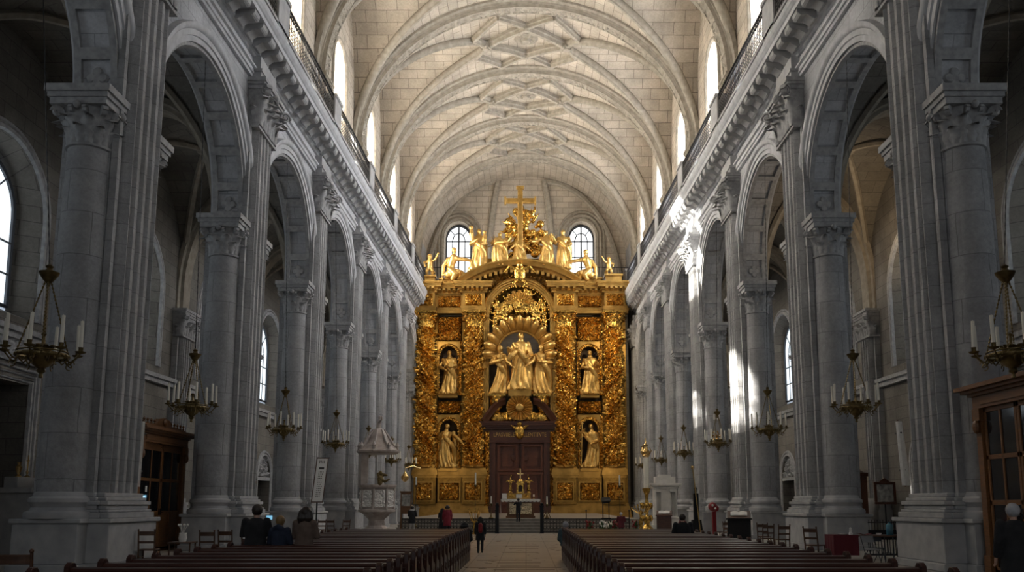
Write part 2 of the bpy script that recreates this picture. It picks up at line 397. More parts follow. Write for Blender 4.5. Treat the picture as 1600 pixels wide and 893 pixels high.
def flute_profile(w, d0, d1):
    """moulded outline of the giant pilaster (y across, x out into the nave)"""
    pts = [(-w,0),(-w,d0),(-w*.86,d0),(-w*.84,d0*.2),(-w*.78,d0*.2),(-w*.74,d0*1.1)]
    n = 4; a = w*.70; step = 2*a/n
    for i in range(n):
        y0 = -a+i*step
        pts += [(y0+step*.10,d1)]
        for t in np.linspace(0,1,7): pts.append((y0+step*(.18+.64*t), d1-.15*math.sin(PI*t)))
        pts += [(y0+step*.90,d1)]
    pts += [(w*.74,d0*1.1),(w*.78,d0*.2),(w*.84,d0*.2),(w*.86,d0),(w,d0),(w,0)]
    return pts
def make_pier():
    r = empty('pillar', (0,0,0), kind='structure')
    b = MB()
    b.box(-1.62,.28,-2.0,2.0,0,.22); b.box(-1.55,.2,-1.93,1.93,.22,1.3); b.box(-1.62,.28,-2.0,2.0,1.3,1.42)
    b.box(0,.86,-1.55,1.55,0,.22); b.box(0,.78,-1.45,1.45,.22,1.3); b.box(0,.86,-1.55,1.55,1.3,1.42)
    b.build('plinth', M['plain'], r, bevel=.02)
    b = MB()
    b.box(-1.3,0,-1.085,1.085,1.4,13.2); b.box(-1.42,-.02,-1.3,1.3,1.4,13.1); b.box(-1.7,-1.2,-.7,.7,1.4,13.0)
    b.build('core', M['stone'], r)
    bp = MB(); sh = MB(); cp = MB()
    for s in (-1,1):
        c = (-.65, s*1.22, 0)
        bp.lathe([(.9,1.42),(.92,1.5),(.9,1.6),(.78,1.64),(.74,1.72),(.77,1.8),(.83,1.86),(.82,1.96),(.72,2.02),(.70,2.08),(.66,2.14)], 40, c)
        sh.lathe([(.655-.075*max(0,(z-5)/7.1)**1.4, z) for z in np.linspace(2.1,12.0,16)], 40, c)
        cb = corinth(.575, 12.02, 1.05)
        cp.merge(cb, np.array(Matrix.Translation(c)))
        abacus(cp, c[0]-.8, c[0]+.8, min(s*.4,s*2.05), max(s*.4,s*2.05), 13.05, 13.6)
    bp.box(-1.5,.0,-1.25,1.25,1.42,1.98)
    bp.build('column_base', M['plain'], r, smooth=40)
    sh.build('shaft', M['drum'], r, smooth=40); cp.build('capital', M['carved'], r, smooth=50)
    # giant pilaster towards the nave
    b = MB(); pr = flute_profile(1.28,.2,.42)
    b.loft([[(x,y,z) for y,x in pr] for z in np.linspace(2.1,17.85,10)], True, True)
    b.build('pilaster', M['stone'], r)
    b = MB()
    for e,z0,z1 in ((.30,1.42,1.58),(.24,1.58,1.66),(.16,1.66,1.78),(.22,1.78,1.9),(.12,1.9,2.0),(.05,2.0,2.12)):
        b.box(0,.42+e,-1.1-e,1.1+e,z0,z1); b.box(0,.2+e,-1.28-e*.6,1.28+e*.6,z0,z1)
    b.build('pilaster_base', M['plain'], r, bevel=.02)
    b = MB()
    for z0,z1,e in ((17.75,17.85,.1),(17.85,17.92,.06)): b.box(0,.42+e,-1.15-e,1.15+e,z0,z1)
    b.frustum((.22,0),(.3,1.1),(.42,1.22),17.92,19.5)
    L1 = leaf_mb(.6,.95,.42); L2 = leaf_mb(.62,1.45,.52)
    for y in (-.9,-.3,.3,.9): b.merge(L1, RZ(0,(.5,y,17.9)))
    for y in (-.6,0,.6): b.merge(L2, RZ(0,(.52,y,17.9)))
    for s in (-1,1):
        b.merge(L1, RZ(s*PI/2,(.25,s*1.08,17.9))); b.merge(L2, RZ(s*PI/4,(.5,s*1.1,17.9)))
        b.merge(scroll_mb(.26,.13), RZ(s*PI/4,(.82,s*1.34,19.35))); b.merge(scroll_mb(.17,.09), RZ(0,(.7,s*.32,19.35)))
    b.ball((.8,0,19.6),.2,8)
    abacus(b, 0,.66,-1.3,1.3,19.5,19.95,.14)
    b.build('giant_capital', M['carved'], r, smooth=50)
    b = MB()
    b.box(0,.5,-1.2,1.2,19.95,20.3); b.box(0,.56,-1.26,1.26,20.3,20.42); b.box(0,.44,-1.1,1.1,20.42,21.06)
    b.build('entablature_block', M['plain'], r)
    return r
pier = make_pier(); first = True
for k in range(-1,7):
    for s in (-1,1):
        sc = (1,1,1+.0008*(PK[k]-30)); loc = (s*12,PK[k],0); rz = 0 if s<0 else PI
        if first: o = pier; o.location = loc; o.rotation_euler = (0,0,rz); o.scale = sc; first = False
        else: o = dup(pier, loc, rz, scale=sc)

# ---- arcade walls, entablature, clerestory ------------------------------
def hole_wall(b, hole, rect, put):
    """flat wall rect=(a0,a1,z0,z1) round a star-shaped hole [(a,z)]; put maps (a,z) to 3d"""
    a0,a1,z0,z1 = rect; cx = sum(p[0] for p in hole)/len(hole); cz = (min(p[1] for p in hole)+max(p[1] for p in hole))/2
    def ray(ang):
        dx,dz = math.cos(ang),math.sin(ang); t = 1e9
        if abs(dx)>1e-9: t = min(t, ((a1 if dx>0 else a0)-cx)/dx)
        if abs(dz)>1e-9: t = min(t, ((z1 if dz>0 else z0)-cz)/dz)
        return (cx+dx*t, cz+dz*t)
    H = []
    n = len(hole)
    for i in range(n):
        p,q = hole[i],hole[(i+1)%n]
        for t in np.linspace(0,1,max(2,int(math.hypot(q[0]-p[0],q[1]-p[1])/.5)+1))[:-1]: H.append((p[0]+(q[0]-p[0])*t, p[1]+(q[1]-p[1])*t))
    A = [math.atan2(p[1]-cz,p[0]-cx) for p in H]
    for ca,cb in ((a0,z0),(a1,z0),(a1,z1),(a0,z1)):
        an = math.atan2(cb-cz,ca-cx); i = int(np.argmin([abs((a-an+PI)%(2*PI)-PI) for a in A])); A[i] = an
    O = [ray(a) for a in A]; n = len(H)
    V = [put(*p) for p in H]+[put(*p) for p in O]
    b.add(V, [(i,(i+1)%n,n+(i+1)%n,n+i) for i in range(n)])
    return H
def arch_hole(c, w, z0, z1, n=18):
    r = w/2; return [(c-r,z0),(c+r,z0)]+[(c+r*math.cos(t), z1-r+r*math.sin(t)) for t in np.linspace(0,PI,n)]
def arch_path(j, r):
    """spring - arch - spring in the bay's own plane (x=0), with inward normals"""
    zc = zc_(j); P = [(0,r,z) for z in np.linspace(ZS,zc,4)[:-1]]; N = [(0,-1,0)]*3
    for t in np.linspace(0,PI,41): P.append((0,r*math.cos(t),zc+r*math.sin(t))); N.append((0,-math.cos(t),-math.sin(t)))
    P += [(0,-r,z) for z in np.linspace(zc,ZS,4)[1:]]; N += [(0,1,0)]*3
    return np.array(P), np.array(N)
def cornice_section():
    return [(.0,20.05),(.14,20.05),(.14,20.2),(.2,20.22),(.2,20.38),(.3,20.42),(.3,20.5),(.06,20.54),(.06,20.98),(.16,21.0),(.2,21.08),(.34,21.14),(.34,21.42),(1.18,21.46),(1.18,21.66),(1.24,21.7),(1.32,21.8),(1.36,21.92),(1.36,22.0),(.0,22.0)]
wn = 0
lightspots = []
CLW = {j: {-1: window_glass('clerestory_glass_left', (1.0,.92,.80), v, True), 1: window_glass('clerestory_glass_right', (.92,.95,1.0), v*.85)} for j,v in ((0,5),(1,10),(2,20),(3,27),(4,27),(5,27),(6,27))}
WIN_AI = window_glass('aisle_glass', (.82,.92,1.0), 1.0)
WIN_AP = window_glass('apse_glass', (.96,.98,1.0), 1.6)
def window(n, c, w, z0, z1, put, glass, bars, ysp, bk=1.0):
    """arched window: put(a, z, d) -> point, d = depth outwards; parts pane and frame"""
    r = w/2; H = arch_hole(c,w,z0,z1)
    root = empty(f'window_{n}', put(c,z0,0), kind='structure')
    off = np.array(put(c,z0,0))
    b = MB(); b.add([np.array(put(a,z,.12))-off for a,z in H], [tuple(range(len(H)))])
    b.build('pane', glass, root, uv=None)
    b = MB(); pts = [np.array(put(a,z,.06))-off for a,z in H+[H[0]]]; b.tube(pts, .1*bk, 6)
    zz = z1-r
    b.tube([np.array(put(c,z0,.04))-off, np.array(put(c,z1,.04))-off], bk*.06, 6)
    for i in range(1,bars): 
        a = c-r+w*i/bars
        if abs(a-c)>.1: b.tube([np.array(put(a,z0,.04))-off, np.array(put(a,zz,.04))-off], bk*.035, 5)
    z = z0+ysp
    while z < zz+.1: b.tube([np.array(put(c-r,z,.04))-off, np.array(put(c+r,z,.04))-off], bk*.045, 5); z += ysp
    b.tube([np.array(put(c+r*.45*math.cos(t),zz+r*.45*math.sin(t),.04))-off for t in np.linspace(0,PI,11)], bk*.04, 5)
    for t in (PI/4,3*PI/4): b.tube([np.array(put(c+r*.45*math.cos(t),zz+r*.45*math.sin(t),.04))-off, np.array(put(c+r*math.cos(t),zz+r*math.sin(t),.04))-off], bk*.035, 5)
    b.build('window_frame', M['lead'], root, uv=None)
    return root
rail_proto = None
for s in (-1,1):
    W = empty(f'wall_{SIDE[s]}', (s*12,30,0), kind='structure')
    def wpart(b, name, m, j, parent=None, **k):
        f = lambda V: rise(to_side(s, BC[j])(V))
        if parent is None:
            g = lambda V: f(V)-np.array([s*12,30,0]); return b.build(name, m, W, f=g, **k)
        g = lambda V: f(V)-np.array([s*12,30,0]); return b.build(name, m, parent, f=g, **k)
    for j in BAYS:
        zc = zc_(j)
        # wall faces round the arch, soffit
        b = MB()
        for x in (0.0,-TW):
            ang = sorted(list(np.linspace(0,PI,41))+[math.atan2(20.2-zc,HB), PI-math.atan2(20.2-zc,HB)])
            V = []
            for t in ang:
                c_,s_ = math.cos(t),math.sin(t); k = min(HB/abs(c_) if abs(c_)>1e-6 else 1e9, (20.2-zc)/s_ if s_>1e-6 else 1e9)
                V += [(x,RA*c_,zc+RA*s_),(x,k*c_,zc+k*s_)]
            b.add(V, [(2*i,2*i+1,2*i+3,2*i+2) for i in range(len(ang)-1)])
            for q in (-1,1): b.add([(x,q*RA,ZS),(x,q*HB,ZS),(x,q*HB,zc),(x,q*RA,zc)], [(0,1,2,3)])
            b.add([(x,-HB,20.2),(x,HB,20.2),(x,HB,22.0),(x,-HB,22.0)], [(0,1,2,3)])
        P,N = arch_path(j, RA)
        b.grid(np.stack([P+np.array([0,0,0]), P+np.array([-TW,0,0])],1))
        bay = wpart(b, 'arcade_bay', M['lit_wallstone'], j)
        # archivolt mouldings
        b = MB(); B = np.array([1.,0,0])
        b.sweep(P, -N, B, [(0,-.02),(0,.07),(.2,.07),(.22,.13),(.42,.13),(.45,.2),(.5,.24),(.56,.26),(.66,.26),(.7,.1),(.7,-.02)])
        b.sweep(P-np.array([TW,0,0]), -N, -B, [(0,-.02),(0,.1),(.5,.12),(.5,-.02)])
        wpart(b, 'archivolt', M['lit_trimstone'], j, bay, smooth=35)
        # coffering of the soffit
        b = MB()
        for x0,x1 in ((-.02,-.22),(-1.08,-1.28)): b.sweep(P, N, B, [(0,x0),(.13,x0),(.13,x1),(0,x1)])
        Ltot = 2*(zc-ZS)+PI*RA
        def pt(d):
            h = zc-ZS
            if d<h: return np.array([0,RA,ZS+d]), np.array([0,-1.,0])
            if d>Ltot-h: return np.array([0,-RA,ZS+Ltot-d]), np.array([0,1.,0])
            t = (d-h)/RA; return np.array([0,RA*math.cos(t),zc+RA*math.sin(t)]), np.array([0,-math.cos(t),-math.sin(t)])
        nb = 10
        for i in range(nb+1):
            d0 = Ltot*i/nb; hw = .17 if 0<i<nb else .42
            lo,hi = max(0,d0-hw), min(Ltot,d0+hw)
            q = [pt(d) for d in np.linspace(lo,hi,5)]
            b.sweep([p for p,_ in q],[n for _,n in q],B,[(0,-.2),(.13,-.2),(.13,-1.1),(0,-1.1)])
        for i in (0,nb-1):
            p,n = pt(Ltot*(i+.5)/nb); z = p[2]+.04*0
            for dx,dz in ((-.17,0),(.17,0),(0,.19),(0,-.19),(0,0)):
                c = (p[0]-.65+dx, p[1], p[2]+dz)
                b.lathe([(.001,n[1]*.1),(.12,n[1]*.09),(.165,n[1]*.02),(.165,0)], 14, c, axis='y')
        wpart(b, 'coffering', M['carved'], j, bay)
        # entablature with modillions
        b = MB(); sec = cornice_section()
        b.sweep([(0,-HB,0),(0,HB,0)], (1,0,0), (0,0,1), sec)
        ent = wpart(b, 'entablature', M['lit_trimstone'], j)
        b = MB(); nm = 10
        for i in range(nm):
            y = -HB+PITCH*(i+.5)/nm
            prof = [(.3,21.08),(.5,21.06),(.62,21.14),(.74,21.22),(.98,21.2),(1.1,21.28),(1.12,21.42),(1.12,21.47),(.3,21.47)]
            b.prism([(p,q) for p,q in prof], y-.3, y+.3, 'y')
            b.lathe([(.001,-.33),(.1,-.33),(.1,.33),(.001,.33)], 10, (.42,y,21.12), axis='y')
            b.lathe([(.001,-.32),(.085,-.32),(.085,.32),(.001,.32)], 10, (1.0,y,21.3), axis='y')
        wpart(b, 'modillions', M['plain'], j, ent)
        # blocking course over the cornice
        b = MB(); b.box(.1,1.0,-HB,HB,22.0,22.12); b.box(.1,.92,-HB,HB,22.12,22.72); b.box(.1,1.02,-HB,HB,22.72,22.86)
        for q in (-1,1):
            for y0,y1 in ((q*HB-.8*q, q*HB),): 
                lo,hi = min(y0,y1),max(y0,y1)
                b.box(.05,1.02,lo,hi,22.0,24.3); b.box(.0,1.1,lo,hi,24.3,24.5)
        b.box(.92,.97,-HB+1.2,-.3,22.22,22.62); b.box(.92,.97,.3,HB-1.2,22.22,22.62)
        wpart(b, 'blocking_course', M['plain'], j, ent)
        # clerestory wall with its window opening
        b = MB(); H = arch_hole(0,3.5,23.6,30.6)
        HH = hole_wall(b, H, (-HB,HB,22.0,36.6), lambda a,z: (-.3,a,z))
        n = len(HH); cx,cz = 0,27.0
        V = [(-.3,a,z) for a,z in HH]+[(-1.5,a*.9,cz+(z-cz)*.96) for a,z in HH]
        b.add(V, [(i,(i+1)%n,n+(i+1)%n,n+i) for i in range(n)])
        b.box(-.3,.35,-HB,-HB+.85,22.0,25.6); b.box(-.3,.35,HB-.85,HB,22.0,25.6)
        cl = wpart(b, 'clerestory', M['vault'], j)
        b = MB()
        P2 = [(-.3,a,z) for a,z in [(1.95,23.6)]+[(1.95*math.cos(t),28.85+1.95*math.sin(t)) for t in np.linspace(0,PI,22)]+[(-1.95,23.6)]]
        b.tube(P2, .16, 6)
        for q in (-1,1): 
            lo,hi = sorted((q*HB, q*HB-.95*q)); abacus(b, -.3,.42,lo,hi,25.3,25.75,.08)
        wpart(b, 'window_surround', M['rib'], j, cl, smooth=60)
        wn += 1
        window(wn, 0, 3.2, 23.85, 30.3, lambda a,z,d,s=s,j=j: tuple(rise(np.array([[s*(12+1.42+d), BC[j]+a, z]]))[0]), CLW[j][s], 4, 1.3)
# iron balcony railings, one per bay between the pedestals
def railing(L, h=1.55):
    r = empty('balcony_railing')
    b = MB(); b.box(-.05,.05,-L/2,L/2,h-.06,h); b.box(-.03,.03,-L/2,L/2,.1,.14); b.box(-.03,.03,-L/2,L/2,h-.32,h-.28)
    b.build('handrail', M['iron'], r, uv=None)
    b = MB(); n = int(L/.27)
    for i in range(n+1):
        y = -L/2+L*i/n; b.tube([(0,y,0),(0,y,h)], .019, 5)
        if i<n:
            ym = y+L/n/2
            for z in (.42,.78): b.ring(.105,.016,(0,ym,z),12,5,'x')
            b.ring(.075,.014,(0,ym,h-.17),10,5,'x')
    b.build('grille', M['iron'], r, uv=None); return r
rail = railing(PITCH-1.7); first = True
for s in (-1,1):
    for j in BAYS:
        z0 = rz_(22.86, BC[j]-4); z1 = rz_(22.86, BC[j]+4)
        loc = (s*(12-.94), BC[j], rz_(22.86,BC[j]))
        lab = f'black iron balcony railing on the {SIDE[s]} cornice, {ORD[j]} bay counted from the camera' if j<6 else f'black iron balcony railing on the {SIDE[s]} cornice in the last bay beside the gilded altarpiece'
        if first: o = rail; o.location = loc; first = False
        else: o = dup(rail, loc)
        o.rotation_euler = (math.atan2(z1-z0,8),0,0)
        props(o, lab, 'railing', 'iron railings along the nave cornices')

# ---- nave vault ----------------------------------------------------------
VA, VB, VZ, WL, XB = 12.3, 10.55, 25.9, 5.0, 3.2
HL = VB*math.sqrt(1-(XB/VA)**2)
ceil = empty('ceiling', (0,30,25), kind='structure'); CO = np.array([0,30,25])
def zb(X): return VZ+VB*np.sqrt(np.clip(1-(X/VA)**2,0,1))
phi = np.linspace(-PI/2,PI/2,97); XX = VA*np.sin(phi)
arcl = np.concatenate([[0],np.cumsum(np.hypot(np.diff(XX),np.diff(zb(XX))))])
def vault_bay(yc, lun=True, y0=None, y1=None):
    if lun: ys = np.concatenate([[-HB],WL*np.sin(np.linspace(-PI/2,PI/2,45)),[HB]])
    else: ys = np.linspace(y0-yc,y1-yc,8)
    X,Yg = np.meshgrid(XX,ys,indexing='ij'); A,_ = np.meshgrid(arcl,ys,indexing='ij')
    z1 = zb(X); U = np.stack([Yg,A],-1); Z = z1
    if lun:
        z2 = VZ+HL*np.sqrt(np.clip(1-(Yg/WL)**2,0,1)); z2 = np.where(np.abs(X)>XB-.001, z2, -1)
        m = z2>z1; Z = np.where(m,z2,z1)
        al = WL*1.35*np.arcsin(np.clip(Yg/WL,-1,1)); U[...,0] = np.where(m, al+.4, Yg); U[...,1] = np.where(m, X*1.0, A)
        U[...,0],U[...,1] = np.where(m, X, Yg), np.where(m, al+.4, A)
    b = MB(); b.grid(np.stack([X,Yg+yc,Z],-1)); return b, U.reshape(-1,2)
for j in [1,2,3,4,5,6,7]:
    yc = P0-PITCH/2+PITCH*j
    if j<=6:
        b,U = vault_bay(yc)
        b.build('vault_bay', M['vault'], ceil, f=lambda V: rise(V)-CO, uv=U, smooth=30)
        b = MB()
        for q in (-1,1):
            for p in (-1,1):
                pts = []
                for t in np.linspace(math.asin(XB/VA), PI/2*.985, 30):
                    x = VA*math.sin(t); y = WL*math.sqrt(max(0,1-((float(zb(np.array(x)))-VZ)/HL)**2)); pts.append((q*x, yc+p*y, float(zb(np.array(x)))-.1))
                b.tube(pts, .3, 8, flat=1.0); b.tube([(x,y,z-.26) for x,y,z in pts], .14, 6)
        b.build('groin_rib', M['rib'], ceil, f=lambda V: rise(V)-CO, smooth=50)
        # crown figure: lozenge, hexagons, rosettes
        b = MB()
        def bar(p,q,w=.26,d=.62):
            p = np.array(p,float); q = np.array(q,float); n = 7; path = []
            for t in np.linspace(0,1,n):
                r = p+(q-p)*t; path.append((r[0],yc+r[1],float(zb(np.array(r[0])))+.05))
            path = np.array(path); dr = path[-1]-path[0]; side = np.array([-dr[1],dr[0],0]); side /= np.linalg.norm(side)
            b.sweep(path, (0,0,-1), side, [(0,-w),(d*.5,-w),(d*.6,-w*.6),(d,-w*.5),(d,w*.5),(d*.6,w*.6),(d*.5,w),(0,w)])
        for q in (-1,1):
            bar((q*XB,0),(0,2.3)); bar((q*XB,0),(0,-2.3))
            for p in (-1,1):
                bar((q*XB,0),(q*4.1,p*1.5),.22,.52); bar((q*4.1,p*1.5),(q*2.1,p*4.0),.22,.52); bar((q*2.1,p*4.0),(0,p*2.3),.22,.52)
        for x,y,r in ((XB,0,.5),(-XB,0,.5),(0,2.3,.3),(0,-2.3,.3)):
            z = float(zb(np.array(x)))
            b.lathe([(.001,-.62),(r*.5,-.6),(r*.6,-.45),(r,-.4),(r,-.15),(r*.8,.1)], 14, (x,yc+y,z))
            for i in range(8): b.ball((x+math.cos(i*PI/4)*r*.8,yc+y+math.sin(i*PI/4)*r*.8,z-.42), r*.3, 6)
        for i in range(10): b.ball((math.cos(i*PI/5)*.7,yc+math.sin(i*PI/5)*.55,VZ+VB-.05), .26, 6, (1,1,.6))
        b.lathe([(.001,-.35),(.3,-.3),(.4,-.1),(.95,-.08),(1.0,.05)], 20, (0,yc,VZ+VB))
        b.build('crown_moulding', M['rib'], ceil, f=lambda V: rise(V)-CO, smooth=40)
    else:
        b,U = vault_bay(93, False, PK[6], 98.5); b.build('vault_bay', M['vault'], ceil, f=lambda V: rise(V)-CO, uv=U, smooth=30)
b,U = vault_bay(4, False, -15, PK[0]); b.build('vault_bay', M['vault'], ceil, f=lambda V: rise(V)-CO, uv=U, smooth=30)
def rib_path(n=90):
    t = np.linspace(-PI/2,PI/2,n); P = np.stack([VA*np.sin(t), 0*t, VZ+VB*np.cos(t)],1)
    T = np.gradient(P,axis=0); T /= np.linalg.norm(T,axis=1,keepdims=True); N = np.stack([T[:,2],0*t,-T[:,0]],1)
    lo = np.array([[-VA,0,z] for z in (22.9,24.4)]); hi = np.array([[VA,0,z] for z in (24.4,22.9)])
    return np.concatenate([lo,P,hi]), np.concatenate([np.array([[1.,0,0]]*2),N,np.array([[-1.,0,0]]*2)])
RP,RN = rib_path()
al2 = np.concatenate([[0],np.cumsum(np.linalg.norm(np.diff(RP,axis=0),axis=1))])
for k in range(0,7):
    b = MB(); Y = np.array([0,PK[k],0]); B = (0,1,0)
    b.sweep(RP+Y, RN, B, [(-.1,-.85),(.16,-.85),(.2,-.78),(.24,-.66),(.36,-.62),(.36,-.52),(.5,-.5),(.5,.5),(.36,.52),(.36,.62),(.24,.66),(.2,.78),(.16,.85),(-.1,.85)])
    rib = b.build('transverse_rib', M['rib'], ceil, f=lambda V: rise(V)-CO, smooth=25)
    b = MB()
    for y0,y1 in ((-.5,-.4),(.4,.5)): b.sweep(RP+Y, RN, B, [(.49,y0),(.58,y0),(.58,y1),(.49,y1)])
    npan = 19
    for i in range(npan+1):
        d = al2[-1]*i/npan; lo,hi = max(0,d-.11),min(al2[-1],d+.11)
        pp = np.array([[np.interp(q,al2,RP[:,c]) for c in range(3)] for q in (lo,hi)]); nn = np.array([[np.interp(q,al2,RN[:,c]) for c in range(3)] for q in (lo,hi)])
        b.sweep(pp+Y, nn, B, [(.49,-.42),(.58,-.42),(.58,.42),(.49,.42)])
    ns = int(al2[-1]/.09); dd = np.linspace(0,al2[-1],ns); bb = np.linspace(-.4,.4,10)
    pp = np.stack([np.interp(dd,al2,RP[:,c]) for c in range(3)],1); nn = np.stack([np.interp(dd,al2,RN[:,c]) for c in range(3)],1)
    Dg,Bg = np.meshgrid(dd,bb,indexing='ij'); R_ = relief(Dg,Bg+k*3,.5,k+3)
    G = pp[:,None,:]+nn[:,None,:]*(.47+.11*R_)[...,None]; G = G+np.stack([0*Bg,Bg,0*Bg],-1)+Y
    b.grid(G); b.build('rib_relief', M['rib'], rib, f=lambda V: rise(V)-CO)
# ---- end wall behind the altarpiece ----------------------------------------
b = MB(); YE = 97.0
b.box(-12.6,12.6,YE,YE+.5,0,20)
for (a0,a1,c) in ((-12.6,-.7,-8.2),(-.7,12.6,6.7)):
    H = arch_hole(c,3.4,24.0,31.5); HH = hole_wall(b, H, (a0,a1,20,37.5), lambda a,z: (a,YE,z)); n = len(HH); zc = 27.5
    b.add([(a,YE,z) for a,z in HH]+[(c+(a-c)*.9,YE+1.0,zc+(z-zc)*.95) for a,z in HH], [(i,(i+1)%n,n+(i+1)%n,n+i) for i in range(n)])
be = empty('wall_back', (0,YE,0), kind='structure'); BO = np.array([0,YE,0])
b.build('masonry', M['vault'], be, f=lambda V: rise(V)-BO)
b = MB()
for c in (-8.2,6.7):
    for r,t in ((1.95,.14),(2.35,.2),(2.75,.16)):
        b.tube([(c-r,YE-.05,23.5),(c-r,YE-.05,29.8)]+[(c-r*math.cos(t_),YE-.05,29.8+r*math.sin(t_)) for t_ in np.linspace(0,PI,24)][1:-1]+[(c+r,YE-.05,29.8),(c+r,YE-.05,23.5)], t, 6)
def wallrib(pts, w=.38, d=.4):
    P = np.array(pts,float); T = np.gradient(P,axis=0); T /= np.linalg.norm(T,axis=1,keepdims=True); S = np.stack([T[:,2],0*T[:,1],-T[:,0]],1)
    b.sweep(P, (0,-1,0), S, [(0,-w),(d*.5,-w),(d,-w*.5),(d,w*.5),(d*.5,w),(0,w)])
for q,xt,xb in ((-1,-3.4,-5.2),(1,2.2,3.9)):
    wallrib([(xt+(xb-xt)*t**.8, YE, 36.0-13.0*t) for t in np.linspace(0,1,9)])
    x0 = -12.0 if q<0 else 11.4
    wallrib([(x0+(xt-x0)*(1-math.cos(t)), YE, 23.5+12.4*math.sin(t)) for t in np.linspace(.02,PI/2,20)], .3, .35)
b.build('wall_ribs', M['rib'], be, f=lambda V: rise(V)-BO, smooth=40)
for c in (-8.2,6.7):
    wn += 1; window(wn, c, 3.1, 24.2, 31.2, lambda a,z,d: tuple(rise(np.array([[a,YE+.9+d,z]]))[0]), WIN_AP, 4, 1.75, 1.9)
# chancel side walls beyond the last pier
for s in (-1,1):
    b = MB(); b.box(min(s*12,s*12.6),max(s*12,s*12.6),PK[6]+.5,YE+.5,0,30); b.build(f'wall_chancel_{SIDE[s]}', M['stone'], world_rise=True, kind='structure')
# western part of the nave behind the camera
b = MB()
for s in (-1,1): b.box(min(s*12,s*12.6),max(s*12,s*12.6),-15,PK[-1]-1,0,36)
for s in (-1,1): b.box(min(s*12.6,s*22.5),max(s*12.6,s*22.5),PK[-1]-1.6,PK[-1]-1.0,0,22)
b.build('wall_rear_sides', M['stone'], kind='structure')
b = MB(); H = arch_hole(0,13,6,26); hole_wall(b, H, (-12.6,12.6,0,37), lambda a,z: (a,-15,z)); b.build('wall_rear', M['stone'], kind='structure')
WIN_RE = window_glass('rear_fill_glass', (.90,.95,1.0), .85)
wn += 1; window(wn, 0, 13, 6, 26, lambda a,z,d: (a,-15.1-d,z), WIN_RE, 8, 3)  # unseen glowing window added behind the camera as cool fill for the nave

